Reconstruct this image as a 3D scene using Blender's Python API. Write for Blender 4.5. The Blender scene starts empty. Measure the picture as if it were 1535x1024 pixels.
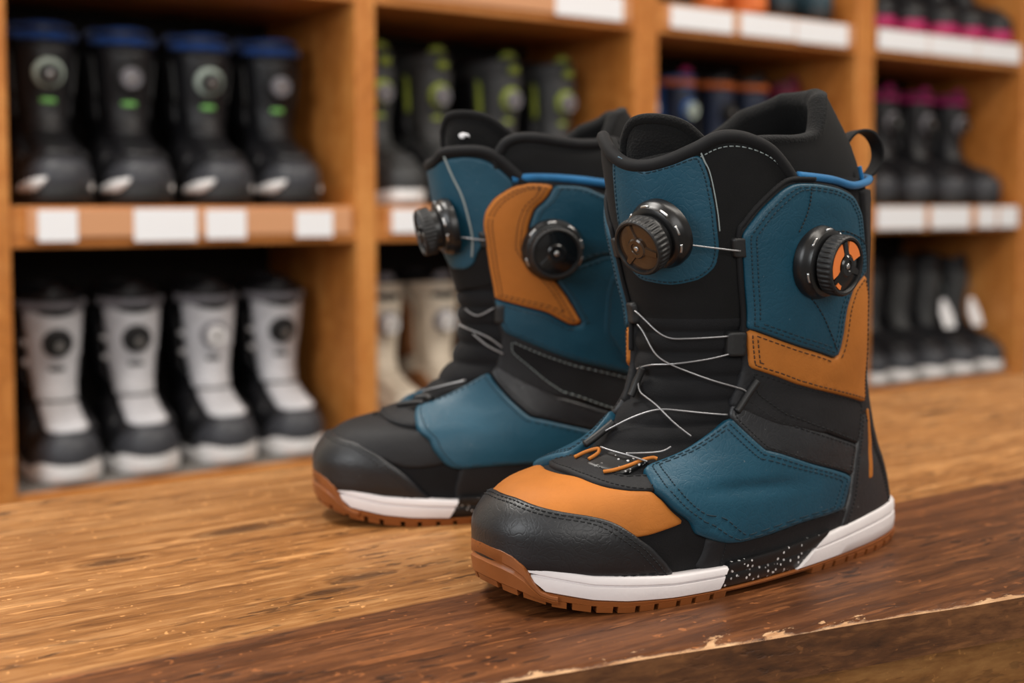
import bpy, bmesh, math, random
import numpy as np
from mathutils import Vector, Matrix
from mathutils.geometry import delaunay_2d_cdt
random.seed(7)
rng = np.random.default_rng(7)
R = math.radians
sc = bpy.context.scene
COL = sc.collection

# ------------------------------------------------------------------ camera, world, lights, exposure
CAM_H = .243                                   # above the bench top, which is z = 0
cam_d = bpy.data.cameras.new('camera')
cam = bpy.data.objects.new('camera', cam_d); COL.objects.link(cam)
cam.location = (0, 0, CAM_H); cam.rotation_euler = (R(90-3.6), 0, 0)
cam_d.sensor_width = 36; cam_d.lens = 1900/1535*36
cam_d.shift_y = -(512-427.5)/1535
cam_d.clip_start = .02
cam_d.dof.use_dof = True; cam_d.dof.focus_distance = .765; cam_d.dof.aperture_fstop = 4.0
cam_d.dof.aperture_blades = 9
sc.camera = cam
sc.view_settings.view_transform = 'Standard'; sc.view_settings.look = 'None'
sc.view_settings.gamma = 1; sc.view_settings.use_curve_mapping = False
sc.view_settings.exposure = 0.35
w = bpy.data.worlds.new('shop_ambient'); sc.world = w; w.use_nodes = True
w.node_tree.nodes['Background'].inputs[0].default_value = (1.0, .95, .9, 1)
w.node_tree.nodes['Background'].inputs[1].default_value = .22

def area(name, loc, target, sx, sy, power, col):
    d = bpy.data.lights.new(name, 'AREA'); d.shape = 'RECTANGLE'; d.size = sx; d.size_y = sy
    d.energy = power; d.color = col
    o = bpy.data.objects.new(name, d); COL.objects.link(o); o.location = loc
    o.rotation_euler = (Vector(target)-Vector(loc)).to_track_quat('-Z', 'Y').to_euler()
    return o
FLOOR_Z = -.55; CEIL_Z = 2.35
area('ceiling_light', (-1.0, 1.2, CEIL_Z-.05), (-.6, 1.3, 0), 1.3, .6, 42, (1, .96, .9))
area('ceiling_light', (.9, .6, CEIL_Z-.05), (.9, .7, 0), 1.6, .6, 24, (1, .93, .84))
area('ceiling_light', (2.3, 1.4, CEIL_Z-.05), (2.1, 2.2, 0), 1.6, .5, 52, (1, .92, .82))
area('window_and_fill', (-1.9, -1.0, 1.3), (0, .9, .1), 1.4, 1.4, 30, (.95, .98, 1))
area('window_and_fill', (1.2, -2.2, 1.4), (.2, 1.2, .1), 2.0, 1.5, 34, (1, .97, .93))  # added frontal fill that brightens the camera side, stands for no window

# ------------------------------------------------------------------ materials
def lin(r, g, b):
    f = lambda c: (c/255/12.92) if c/255 <= .04045 else ((c/255+.055)/1.055)**2.4
    return (f(r), f(g), f(b), 1)
class NT:
    def __init__(self, name):
        self.m = bpy.data.materials.new(name); self.m.use_nodes = True
        self.t = self.m.node_tree; self.b = self.t.nodes['Principled BSDF']
        self.co = self.n('ShaderNodeTexCoord').outputs['Object']
    def n(self, ty, **kw):
        nd = self.t.nodes.new(ty)
        for k, v in kw.items(): setattr(nd, k, v)
        return nd
    def l(self, a, b): self.t.links.new(a, b)
    def setin(self, nd, i, v):
        if hasattr(v, 'is_linked') or hasattr(v, 'links'): self.l(v, nd.inputs[i])
        else: nd.inputs[i].default_value = v
    def math(self, op, a, b=0.0, clamp=False):
        nd = self.n('ShaderNodeMath', operation=op); nd.use_clamp = clamp
        self.setin(nd, 0, a); self.setin(nd, 1, b); return nd.outputs[0]
    def mapping(self, scale, loc=(0, 0, 0), rot=(0, 0, 0), src=None):
        nd = self.n('ShaderNodeMapping'); nd.inputs['Scale'].default_value = scale
        nd.inputs['Location'].default_value = loc; nd.inputs['Rotation'].default_value = rot
        self.l(src or self.co, nd.inputs['Vector']); return nd.outputs[0]
    def noise(self, scale, detail=3, rough=.5, vec=None, dist=0):
        nd = self.n('ShaderNodeTexNoise'); nd.inputs['Scale'].default_value = scale
        nd.inputs['Detail'].default_value = detail; nd.inputs['Roughness'].default_value = rough
        nd.inputs['Distortion'].default_value = dist
        self.l(vec or self.co, nd.inputs['Vector']); return nd.outputs[0]
    def voro(self, scale, vec=None, feature='F1', out='Distance'):
        nd = self.n('ShaderNodeTexVoronoi', feature=feature); nd.inputs['Scale'].default_value = scale
        self.l(vec or self.co, nd.inputs['Vector']); return nd.outputs[out]
    def ramp(self, fac, stops, interp='LINEAR'):
        nd = self.n('ShaderNodeValToRGB'); cr = nd.color_ramp; cr.interpolation = interp
        while len(cr.elements) < len(stops): cr.elements.new(.5)
        for e, (p, c) in zip(cr.elements, stops):
            e.position = p; e.color = c if hasattr(c, '__len__') else (c, c, c, 1)
        self.l(fac, nd.inputs[0]); return nd.outputs[0]
    def mix(self, fac, a, b, blend='MIX'):
        nd = self.n('ShaderNodeMix', data_type='RGBA', blend_type=blend)
        self.setin(nd, 0, fac); self.setin(nd, 6, a); self.setin(nd, 7, b); return nd.outputs[2]
    def color(self, c): self.setin(self.b, 'Base Color', c)
    def rough(self, v): self.setin(self.b, 'Roughness', v)
    def bump(self, h, strength, dist=.001):
        nd = self.n('ShaderNodeBump'); nd.inputs['Strength'].default_value = strength
        nd.inputs['Distance'].default_value = dist; self.l(h, nd.inputs['Height'])
        prev = self.b.inputs['Normal'].links
        if prev: self.l(prev[0].from_socket, nd.inputs['Normal'])
        self.l(nd.outputs[0], self.b.inputs['Normal'])

def plain(name, c, rough=.5, metal=0, spec=.5, bump=0, bscale=300, sheen=0, var=.0):
    t = NT(name)
    if var:
        t.color(t.mix(t.ramp(t.noise(25, 4), [(.35, 0.0), (.65, 1.0)]), tuple(x*(1-var) for x in c[:3])+(1,), tuple(min(1, x*(1+var)) for x in c[:3])+(1,)))
    else: t.color(c)
    t.rough(rough); t.b.inputs['Metallic'].default_value = metal
    t.b.inputs['Specular IOR Level'].default_value = spec
    if bump: t.bump(t.noise(bscale, 3), bump, .0006)
    if sheen: t.b.inputs['Sheen Weight'].default_value = sheen; t.b.inputs['Sheen Roughness'].default_value = .4
    return t.m
def leather(name, c, rough=.5, wr=.35, spec=.4, scuff=.0):
    t = NT(name)
    big = t.noise(18, 4, .6)
    col = t.mix(t.ramp(big, [(.3, 0.0), (.7, 1.0)]), tuple(x*.85 for x in c[:3])+(1,), tuple(x*1.12 for x in c[:3])+(1,))
    if scuff:
        fl = t.ramp(t.noise(420, 2, .6), [(.74, 0.0), (.78, scuff)])
        col = t.mix(fl, col, (.55, .55, .52, 1))
    t.color(col)
    t.rough(t.math('ADD', t.math('MULTIPLY', big, .22), rough-.11))
    t.b.inputs['Specular IOR Level'].default_value = spec
    v = t.mapping((1, 1, 1))
    warp = t.n('ShaderNodeVectorMath', operation='ADD')
    nz = t.n('ShaderNodeTexNoise'); nz.inputs['Scale'].default_value = 60; t.l(t.co, nz.inputs['Vector'])
    sc_ = t.n('ShaderNodeVectorMath', operation='SCALE'); sc_.inputs['Scale'].default_value = .03
    t.l(nz.outputs['Color'], sc_.inputs[0]); t.l(t.co, warp.inputs[0]); t.l(sc_.outputs[0], warp.inputs[1])
    cre = t.voro(190, warp.outputs[0], 'DISTANCE_TO_EDGE')
    t.bump(t.ramp(cre, [(0, 0.0), (.12, 1.0)]), wr*.5, .0004)
    t.bump(t.noise(90, 5, .6), wr, .0008)
    t.bump(t.noise(1200, 2), wr*.35, .0002)
    return t.m
def fabric(name, c, rough=.85, sheen=.15, scale=1400, strength=.5):
    t = NT(name)
    col = t.mix(t.ramp(t.noise(40, 3), [(.35, 0.0), (.65, 1.0)]), tuple(x*.8 for x in c[:3])+(1,), tuple(x*1.2 for x in c[:3])+(1,))
    t.color(col); t.rough(rough); t.b.inputs['Specular IOR Level'].default_value = .25
    t.b.inputs['Sheen Weight'].default_value = sheen
    t.bump(t.voro(scale), strength, .0004); t.bump(t.noise(130, 4), strength*.5, .0007)
    return t.m

M = {}
M['teal'] = leather('teal_leather', lin(18, 68, 88), .46, .4, .4, .25)
M['tan'] = leather('tan_nubuck', lin(176, 106, 42), .62, .25, .25, .0)
M['black_leather'] = leather('black_leather', lin(34, 35, 38), .42, .4, .5, .35)
M['black_matte'] = leather('matte_black_leather', lin(31, 31, 33), .6, .3, .25, .1)
M['black_fabric'] = fabric('black_textile', lin(20, 20, 22), .85, .03)
M['neoprene'] = fabric('black_neoprene', lin(13, 13, 14), .8, .02, 2200, .25)
M['fleece'] = fabric('black_fleece', lin(9, 9, 10), .95, .05, 700, 1.0)
M['binding'] = fabric('black_binding', lin(17, 17, 19), .75, .03, 2600, .25)
M['blue_trim'] = fabric('blue_piping', lin(28, 98, 146), .6, .1, 1800, .3)
M['gum'] = plain('gum_rubber', lin(140, 80, 36), .45, bump=.3, bscale=200, var=.12)
M['white_foam'] = plain('white_midsole_rubber', lin(226, 220, 220), .5, bump=.25, bscale=260, var=.03)
M['plastic'] = plain('black_plastic', lin(20, 20, 21), .32)
M['rubber'] = plain('black_rubber', lin(22, 22, 23), .5)
M['gloss_brown'] = plain('smoked_gloss_plastic', lin(58, 42, 30), .16, spec=.6)
M['gloss_black'] = plain('gloss_black_plastic', lin(16, 16, 17), .18, spec=.6)
M['orange'] = plain('orange_plastic', lin(240, 130, 60), .4)
M['steel'] = plain('steel', lin(190, 190, 190), .3, metal=1)
M['wire'] = plain('lace_wire', lin(150, 150, 152), .35, metal=.7)
M['thread'] = plain('dark_thread', lin(14, 16, 18), .8)
M['thread_tan'] = plain('brown_thread', lin(60, 36, 16), .8)
M['thread_pale'] = plain('pale_thread', lin(140, 150, 150), .8)
M['thread_teal'] = plain('teal_thread', lin(14, 42, 54), .8)
def speckle():
    t = NT('speckled_black_rubber')
    s = t.math('ADD', t.ramp(t.voro(270), [(.20, 1.0), (.26, 0.0)]), t.ramp(t.voro(150), [(.1, 1.0), (.13, 0.0)]), True)
    s = t.math('MULTIPLY', s, t.ramp(t.noise(60, 2), [(.42, 0.0), (.52, 1.0)]))
    t.color(t.mix(s, lin(20, 20, 21), lin(225, 225, 225))); t.rough(.4); return t.m
M['speckle'] = speckle()
def toe_leather():
    m = leather('toe_cap_leather', lin(29, 30, 33), .42, .35, .5, .2); return m
M['toe'] = toe_leather()

def wood(name, dark, mid, light, gscale=(5, 60, 60), knots=(), edge=None, rough=.42, flecks=1.0, darkpatch=.35, blend=None):
    t = NT(name)
    vec = t.co
    sep = t.n('ShaderNodeSeparateXYZ'); t.l(vec, sep.inputs[0])
    X, Y = sep.outputs[0], sep.outputs[1]
    warp = 0.0; kd = None; kring = None
    for (kx, ky, kr) in knots:
        dx = t.math('MULTIPLY', t.math('SUBTRACT', X, kx), 1/(kr*3.0)); dy = t.math('MULTIPLY', t.math('SUBTRACT', Y, ky), 1/kr)
        r2 = t.math('ADD', t.math('MULTIPLY', dx, dx), t.math('MULTIPLY', dy, dy))
        g = t.math('DIVIDE', 1.0, t.math('ADD', 1.0, t.math('MULTIPLY', r2, 1.6)))
        kd = g if kd is None else t.math('MAXIMUM', kd, g)
    gv = t.mapping(gscale)
    nz = t.n('ShaderNodeTexNoise'); nz.inputs['Scale'].default_value = 1.0; nz.inputs['Detail'].default_value = 6; nz.inputs['Roughness'].default_value = .62
    nz.inputs['Distortion'].default_value = .6; t.l(gv, nz.inputs['Vector'])
    grain = nz.outputs[0]
    if kd is not None:
        rings = t.math('MULTIPLY', t.math('SINE', t.math('MULTIPLY', t.math('ADD', kd, t.math('MULTIPLY', grain, .25)), 26.0)), t.math('MULTIPLY', kd, .16))
        grain = t.math('ADD', grain, rings)
    fine = t.noise(1.0, 3, .6, t.mapping((gscale[0]*4, gscale[1]*3.2, gscale[1]*3.2)))
    pores = t.noise(1.0, 4, .7, t.mapping((gscale[0]*14, gscale[1]*5, gscale[1]*5)))
    tone = t.noise(1.0, 3, .5, t.mapping((gscale[0]*.5, gscale[1]*.22, gscale[1]*.22)))
    gm = t.math('ADD', t.math('ADD', t.math('MULTIPLY', grain, .42), t.math('MULTIPLY', fine, .30)), t.math('ADD', t.math('MULTIPLY', pores, .16), t.math('MULTIPLY', tone, .12)))
    base = t.ramp(gm, [(.36, dark), (.48, mid), (.60, light)])
    patch = t.ramp(t.noise(4.0, 4, .6, t.mapping((1.2, 3, 3))), [(.38, 0.0), (.7, 1.0)])
    base = t.mix(t.math('MULTIPLY', patch, darkpatch), base, dark)
    fl = t.ramp(t.noise(1.0, 2, .5, t.mapping((46, 190, 190))), [(.60, 0.0), (.645, 1.0)])
    fl = t.math('MULTIPLY', fl, t.ramp(t.noise(1.0, 3, .6, t.mapping((6, 14, 14))), [(.42, .15), (.6, 1.0)]))
    base = t.mix(t.math('MULTIPLY', fl, .8*flecks), base, tuple(x*.35 for x in dark[:3])+(1,))
    sct = t.ramp(t.noise(1.0, 2, .5, t.mapping((20, 170, 170), (3, 1, 0), (0, 0, .10))), [(.63, 0.0), (.68, 1.0)])
    base = t.mix(t.math('MULTIPLY', sct, .38*flecks), base, tuple(min(1, x*1.7) for x in light[:3])+(1,))
    nick = t.ramp(t.noise(1.0, 2, .5, t.mapping((150, 190, 190), (7, 2, 0), (0, 0, .5))), [(.685, 0.0), (.72, 1.0)])
    base = t.mix(t.math('MULTIPLY', nick, .55*flecks), base, tuple(min(1, x*1.9) for x in light[:3])+(1,))
    if kd is not None:
        base = t.mix(t.ramp(t.math('ADD', kd, t.math('MULTIPLY', t.math('SUBTRACT', fine, .5), .5)), [(.45, 0.0), (.70, .5), (.95, .85)]), base, tuple(x*.45 for x in dark[:3])+(1,))
    rgh = t.math('ADD', t.math('MULTIPLY', grain, .3), rough-.15)
    if blend:
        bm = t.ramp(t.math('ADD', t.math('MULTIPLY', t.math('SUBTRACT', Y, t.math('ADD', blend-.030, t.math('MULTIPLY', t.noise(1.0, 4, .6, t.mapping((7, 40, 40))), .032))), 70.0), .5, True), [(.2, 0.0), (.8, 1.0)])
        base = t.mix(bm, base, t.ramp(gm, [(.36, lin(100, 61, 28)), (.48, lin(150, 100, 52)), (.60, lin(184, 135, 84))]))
    if edge:
        # worn pale chips along a straight edge y = edge[0] + edge[1]*x
        d = t.math('SUBTRACT', Y, t.math('ADD', edge[0], t.math('MULTIPLY', X, edge[1])))
        n1 = t.noise(1.0, 5, .7, t.mapping((26, 60, 60)))
        lim = t.math('MAXIMUM', t.math('MULTIPLY', t.math('SUBTRACT', n1, .525), .13), t.math('MULTIPLY', t.math('SUBTRACT', n1, .36), .018))
        chip = t.ramp(t.math('ADD', t.math('MULTIPLY', t.math('SUBTRACT', lim, d), 160.0), .5, True), [(.3, 0.0), (.7, 1.0)])
        pale = t.ramp(fine, [(.3, lin(160, 112, 72)), (.7, lin(212, 172, 130))])
        base = t.mix(t.math('MULTIPLY', chip, .9), base, pale)
        rgh = t.math('ADD', rgh, t.math('MULTIPLY', chip, .25))
        t.bump(t.math('SUBTRACT', 1.0, chip), .6, .002)
    t.color(base); t.rough(rgh); t.b.inputs['Specular IOR Level'].default_value = .4
    t.bump(t.math('ADD', grain, t.math('MULTIPLY', fl, -.8)), .35, .0015); t.bump(fine, .25, .0006)
    return t.m
KNOTS = ((.368, .887, .016), (.262, .856, .011), (.386, .728, .011), (.352, .711, .010), (.93, .80, .012), (.62, .96, .012), (1.25, .93, .014))
FE0, FE1 = .525+.195*.352, -.195                # front edge of the bench in its own axes: y = FE0 + FE1*x
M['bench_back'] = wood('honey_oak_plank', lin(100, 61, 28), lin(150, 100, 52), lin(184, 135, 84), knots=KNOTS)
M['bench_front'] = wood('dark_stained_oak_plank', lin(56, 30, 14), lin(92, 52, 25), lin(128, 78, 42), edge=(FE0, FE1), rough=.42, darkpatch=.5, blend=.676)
M['bench_side'] = wood('bench_edge_wood', lin(54, 31, 15), lin(92, 55, 27), lin(130, 84, 46), rough=.55, flecks=.45)
M['apron'] = wood('bench_apron_wood', lin(90, 58, 26), lin(140, 92, 44), lin(165, 116, 62), rough=.6, flecks=.5)
M['shelf'] = wood('orange_pine', lin(150, 88, 34), lin(186, 116, 52), lin(208, 142, 74), gscale=(14, 14, 2.5), rough=.45, flecks=.3, darkpatch=.2)
M['shelf_h'] = wood('orange_pine_board', lin(150, 88, 34), lin(184, 114, 52), lin(206, 140, 74), gscale=(2.5, 30, 30), rough=.45, flecks=.3, darkpatch=.2)
M['shelf_back'] = plain('dark_back_panel', lin(20, 14, 10), .8)  # shade deep inside the bays is put into this near-black colour
M['shelf_base'] = plain('grey_shelf_lining', lin(120, 116, 112), .7)
M['rail'] = plain('price_rail_plastic', lin(205, 150, 110), .3, spec=.5)
M['card'] = plain('white_card', lin(235, 235, 238), .6)

# ------------------------------------------------------------------ mesh helpers
def mesh_obj(name, verts, faces, mat, parent=None, smooth=True, mats=None, midx=None):
    me = bpy.data.meshes.new(name)
    me.from_pydata([tuple(map(float, v)) for v in verts], [], [tuple(int(i) for i in f) for f in faces])
    for m_ in (mats or [mat]): me.materials.append(m_)
    if midx is not None: me.polygons.foreach_set('material_index', np.asarray(midx, dtype=np.int32))
    me.polygons.foreach_set('use_smooth', np.full(len(me.polygons), smooth))
    me.update()
    o = bpy.data.objects.new(name, me); COL.objects.link(o)
    if parent: o.parent = parent
    return o
class MB:
    def __init__(s): s.v = []; s.f = []
    def add(s, v, f):
        b = len(s.v); s.v += [tuple(map(float, p)) for p in v]; s.f += [tuple(int(i)+b for i in q) for q in f]
    def box(s, lo, hi):
        x0, y0, z0 = lo; x1, y1, z1 = hi
        s.add([(x0, y0, z0), (x1, y0, z0), (x1, y1, z0), (x0, y1, z0), (x0, y0, z1), (x1, y0, z1), (x1, y1, z1), (x0, y1, z1)],
              [(3, 2, 1, 0), (4, 5, 6, 7), (0, 1, 5, 4), (1, 2, 6, 5), (2, 3, 7, 6), (3, 0, 4, 7)])
    def tube(s, pts, r, n=8, closed=False):
        P = np.asarray(pts, float); m = len(P)
        if closed: T = np.roll(P, -1, 0)-np.roll(P, 1, 0)
        else:
            T = np.gradient(P, axis=0)
        T /= np.linalg.norm(T, axis=1, keepdims=True)+1e-12
        up = np.array([0, 0, 1.]) if abs(T[0, 2]) < .9 else np.array([1., 0, 0])
        A = np.cross(T[0], up); A /= np.linalg.norm(A)
        rs = np.broadcast_to(np.asarray(r, float), (m,))
        V = []
        for i in range(m):
            A = A-T[i]*(A@T[i]); A /= np.linalg.norm(A)+1e-12; B = np.cross(T[i], A)
            for k in range(n):
                a = 2*math.pi*k/n; V.append(P[i]+rs[i]*(math.cos(a)*A+math.sin(a)*B))
        F = []
        for i in range(m if closed else m-1):
            j = (i+1) % m
            for k in range(n):
                k2 = (k+1) % n; F.append((i*n+k, i*n+k2, j*n+k2, j*n+k))
        if not closed:
            F.append(tuple(range(n-1, -1, -1))); F.append(tuple((m-1)*n+k for k in range(n)))
        s.add(V, F)
    def lathe(s, prof, frame, n=40, rmod=None, cap0=True, cap1=True):
        """prof: (radius, height) list around the axis frame[2] at frame[3]"""
        ax, ay, az, o = [np.asarray(q, float) for q in frame]
        V = []; F = []
        for i, (r, h) in enumerate(prof):
            for k in range(n):
                a = 2*math.pi*k/n; rr = r*(rmod(i, k) if rmod else 1)
                V.append(o+az*h+rr*(math.cos(a)*ax+math.sin(a)*ay))
        for i in range(len(prof)-1):
            for k in range(n):
                k2 = (k+1) % n; F.append((i*n+k, i*n+k2, (i+1)*n+k2, (i+1)*n+k))
        if cap0: F.append(tuple(range(n-1, -1, -1)))
        if cap1: F.append(tuple((len(prof)-1)*n+k for k in range(n)))
        s.add(V, F)
    def build(s, name, mat, parent=None, smooth=True, bevel=0, angle=None):
        o = mesh_obj(name, s.v, s.f, mat, parent, smooth)
        if bevel:
            b = o.modifiers.new('bevel', 'BEVEL'); b.width = bevel; b.segments = 2; b.limit_method = 'ANGLE'
        if angle is not None:
            o.data.set_sharp_from_angle(angle=R(angle))
        return o
def thing(name, label, cat, loc=(0, 0, 0), rz=0, group=None):
    o = bpy.data.objects.new(name, None); COL.objects.link(o); o.empty_display_size = .05
    o.location = loc; o.rotation_euler = (0, 0, rz); return tag(o, label, cat, group)
def tag(o, label=None, cat=None, group=None, kind=None):
    if label: o['label'] = label
    if cat: o['category'] = cat
    if group: o['group'] = group
    if kind: o['kind'] = kind
    return o

# ------------------------------------------------------------------ room
def struct(name, lo, hi, mat):
    m = MB(); m.box(lo, hi); o = m.build(name, mat, None, False); o['kind'] = 'structure'; return o
M['floor'] = plain('grey_vinyl_floor', lin(110, 104, 98), .6, var=.1)
M['wall'] = plain('warm_white_paint', lin(196, 186, 172), .8, bump=.1)
struct('floor', (-4, -3, FLOOR_Z-.1), (5, 6, FLOOR_Z), M['floor'])
struct('ceiling', (-4, -3, CEIL_Z), (5, 6, CEIL_Z+.1), M['wall'])

AL = R(34.8)
D = np.array([math.cos(AL), math.sin(AL), 0]); NN = np.array([math.sin(AL), -math.cos(AL), 0])
P0 = np.array([-.7527, 1.9, 0])
def SH(t, off, z):                               # a point of the shelving: along it, out of its front, height
    return P0+t*D+off*NN+np.array([0, 0, z])
# wall behind the shelving, in the shelving's own direction
wb = MB(); wb.box((-3, .46, FLOOR_Z), (4.5, .56, CEIL_Z))
o = wb.build('wall_back', M['wall'], None, False); o.location = P0; o.rotation_euler = (0, 0, AL); o['kind'] = 'structure'

# ------------------------------------------------------------------ shelving unit (x along it, y into it, z up)
SHELF_D = .40
unit = thing('boot_shelving', 'tall orange pine shelving unit of open bays filled with boots behind the bench', 'shelving', (P0[0], P0[1], FLOOR_Z), AL)
zo = -FLOOR_Z
POSTS = [(-.04, .002), (.585, .624), (1.22, 1.283), (1.896, 1.958), (2.554, 2.61)]
for (a, b) in POSTS:
    m = MB(); m.box((a, 0, 0), (b, SHELF_D, 1.75)); m.build('upright', M['shelf'], unit, False, .003)
SHELVES = [(-.20, -.25), (.242, .178), (.663, .598)]
for i in range(4):
    a = POSTS[i][1]; b = POSTS[i+1][0]
    for (zt, zb) in SHELVES+[(1.09, 1.03)]:
        m = MB(); m.box((a, .006, zb+zo), (b, SHELF_D-.02, zt+zo)); sh = m.build('shelf', M['shelf_h'], unit, False, .002)
        if zt < 0:
            m = MB(); m.box((a+.004, .02, zt+zo), (b-.004, SHELF_D-.03, zt+zo+.004)); m.build('shelf_lining', M['shelf_base'], sh, False)
        else:
            m = MB(); m.box((a+.025, -.001, zb+zo+.016), (b-.012, .006, zt+zo-.004)); m.build('price_rail', M['rail'], sh, False, .001)
    m = MB(); m.box((a, .012, 0), (b, .03, -.25+zo)); m.build('plinth', M['shelf_h'], unit, False)
    m = MB(); m.box((a, SHELF_D-.02, 0), (b, SHELF_D-.008, 1.75)); m.build('back_panel', M['shelf_back'], unit, False)

def card(t0, z0, t1, z1, label, group):
    m = MB(); z0, z1 = sorted((z0, z1)); wd = t1-t0; h = z1-z0
    m.box((-wd/2, -.0025, -h/2), (wd/2, -.0012, h/2))
    o = m.build('price_card', M['card'], None, False); p = SH((t0+t1)/2, 0, (z0+z1)/2)
    o.location = p; o.rotation_euler = (0, 0, AL); tag(o, label, 'price card', group)
CARDS = [
 (.041, .236, .100, .188, 'white price card under the first black boot in the rail below the blue-topped boots', 'g1'),
 (.188, .238, .291, .186, 'wide white price card under the second blue-topped black boot', 'g1'),
 (.307, .236, .376, .188, 'white price card under the third blue-topped black boot', 'g1'),
 (.467, .233, .536, .189, 'white price card under the last blue-topped black boot beside the upright', 'g1'),
 (.655, .236, .713, .194, 'white price card in the rail above the cream boots', 'g2'),
 (1.019, .660, 1.186, .612, 'white price card high above the lime-trimmed boots', 'g3'),
 (1.316, .655, 1.493, .611, 'first white price card under the row of orange and teal toes', 'g3'),
 (1.518, .658, 1.685, .611, 'middle white price card under the row of orange and teal toes', 'g3'),
 (1.690, .658, 1.860, .609, 'third white price card under the orange and teal toes, beside the upright', 'g3'),
 (1.968, .660, 2.155, .613, 'white price card under the magenta-soled boots, nearest the upright on its left', 'g4'),
 (2.160, .660, 2.350, .613, 'middle white price card under the magenta-soled boots', 'g4'),
 (2.355, .660, 2.530, .613, 'white price card under the magenta-soled boots, farthest along the shelf', 'g4'),
 (1.975, .240, 2.155, .186, 'first white price card under the magenta-topped boots', 'g5'),
 (2.180, .240, 2.335, .186, 'second white price card under the magenta-topped boots', 'g5'),
 (2.368, .240, 2.447, .187, 'narrow third white price card under the magenta-topped boots', 'g5'),
 (2.459, .240, 2.540, .187, 'last narrow white price card under the magenta-topped boots', 'g5')]
GN = dict(g1='price cards under the blue-topped boots', g2='price cards above the cream boots', g3='price cards on the top shelf rails', g4='price cards under the magenta-soled boots', g5='price cards under the magenta-topped boots')
for (t0, z0, t1, z1, lb, g) in CARDS: card(t0, z0, t1, z1, lb, GN[g])

# ------------------------------------------------------------------ bench (x along the grain, y away from the viewer)
bench = thing('wooden_bench', 'worn oak bench with a dark stained front plank, carrying the pair of teal boots', 'bench', (0, 0, FLOOR_Z), AL)
def plank(name, quad, z0, z1, mat, nx=90, ny=14, jit=0.0, side=None, front_round=0.0):
    """quad: four (x, y) corners: front left, front right, back right, back left"""
    q = np.array(quad, float); V = []; F = []
    for j in range(ny+1):
        for i in range(nx+1):
            a = i/nx; b = j/ny
            p = (1-b)*((1-a)*q[0]+a*q[1])+b*((1-a)*q[3]+a*q[2])
            z = z1
            if j == 0 and front_round: wob = .5+.5*math.sin(i*.37+1.3*math.sin(i*.11))*math.sin(i*.05+.4); z = z1-front_round*(.35+.5*wob); p = p+np.array([0, front_round*.5*wob])
            V.append((p[0], p[1], z))
    n0 = len(V)
    for j in range(ny):
        for i in range(nx):
            k = j*(nx+1)+i; F.append((k, k+1, k+nx+2, k+nx+1))
    ring = [i for i in range(nx+1)]+[j*(nx+1)+nx for j in range(1, ny+1)]+[ny*(nx+1)+i for i in range(nx-1, -1, -1)]+[j*(nx+1) for j in range(ny-1, 0, -1)]
    mi = [0]*len(F)
    for k in ring: V.append((V[k][0], V[k][1], z0))
    L = len(ring)
    for k in range(L):
        k2 = (k+1) % L; F.append((ring[k2], ring[k], n0+k, n0+k2)); mi.append(1)
    F.append(tuple(n0+k for k in range(L-1, -1, -1))); mi.append(1)
    return mesh_obj(name, V, F, mat, bench, False, [mat, side or mat], mi)
zb = -FLOOR_Z
XL, XR = -.02, 2.3
fe = lambda x: FE0+FE1*x
SEAM = .662
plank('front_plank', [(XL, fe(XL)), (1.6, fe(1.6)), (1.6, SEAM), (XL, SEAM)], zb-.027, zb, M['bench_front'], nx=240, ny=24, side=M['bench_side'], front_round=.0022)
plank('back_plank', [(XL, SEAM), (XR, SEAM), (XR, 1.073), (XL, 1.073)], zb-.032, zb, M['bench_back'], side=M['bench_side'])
m = MB()
x0, x1 = XL+.05, 1.55
V = [(x0, fe(x0)+.012, zb-.15), (x1, fe(x1)+.012, zb-.15), (x1, fe(x1)+.034, zb-.15), (x0, fe(x0)+.034, zb-.15)]
V += [(p[0], p[1], zb-.0272) for p in V]
m.add(V, [(3, 2, 1, 0), (4, 5, 6, 7), (0, 1, 5, 4), (1, 2, 6, 5), (2, 3, 7, 6), (3, 0, 4, 7)])
m.build('apron', M['apron'], bench, False)
m = MB(); m.box((XL+.05, 1.03, zb-.15), (XR-.05, 1.05, zb-.0322)); m.build('apron', M['apron'], bench, False)
for (lx, ly) in ((XL+.1, .72), (1.4, .42), (XL+.1, 1.0), (XR-.15, 1.0)):
    m = MB(); m.box((lx-.03, ly-.03, 0), (lx+.03, ly+.03, zb-.033)); m.build('leg', M['apron'], bench, False, .004)

# ------------------------------------------------------------------ boot surface
def cubic(xs, ys, x):
    xs = np.asarray(xs, float); ys = np.asarray(ys, float); h = np.diff(xs); d = np.diff(ys)/h
    m = np.zeros_like(ys)
    for i in range(1, len(xs)-1):
        if d[i-1]*d[i] > 0:
            w1 = 2*h[i]+h[i-1]; w2 = h[i]+2*h[i-1]; m[i] = (w1+w2)/(w1/d[i-1]+w2/d[i])
    m[0] = d[0]; m[-1] = d[-1]
    x = np.clip(x, xs[0], xs[-1]); i = np.clip(np.searchsorted(xs, x, side='right')-1, 0, len(h)-1)
    t = (x-xs[i])/h[i]; t2 = t*t; t3 = t2*t
    return (2*t3-3*t2+1)*ys[i]+(t3-2*t2+t)*h[i]*m[i]+(-2*t3+3*t2)*ys[i+1]+(t3-t2)*h[i]*m[i+1]
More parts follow.
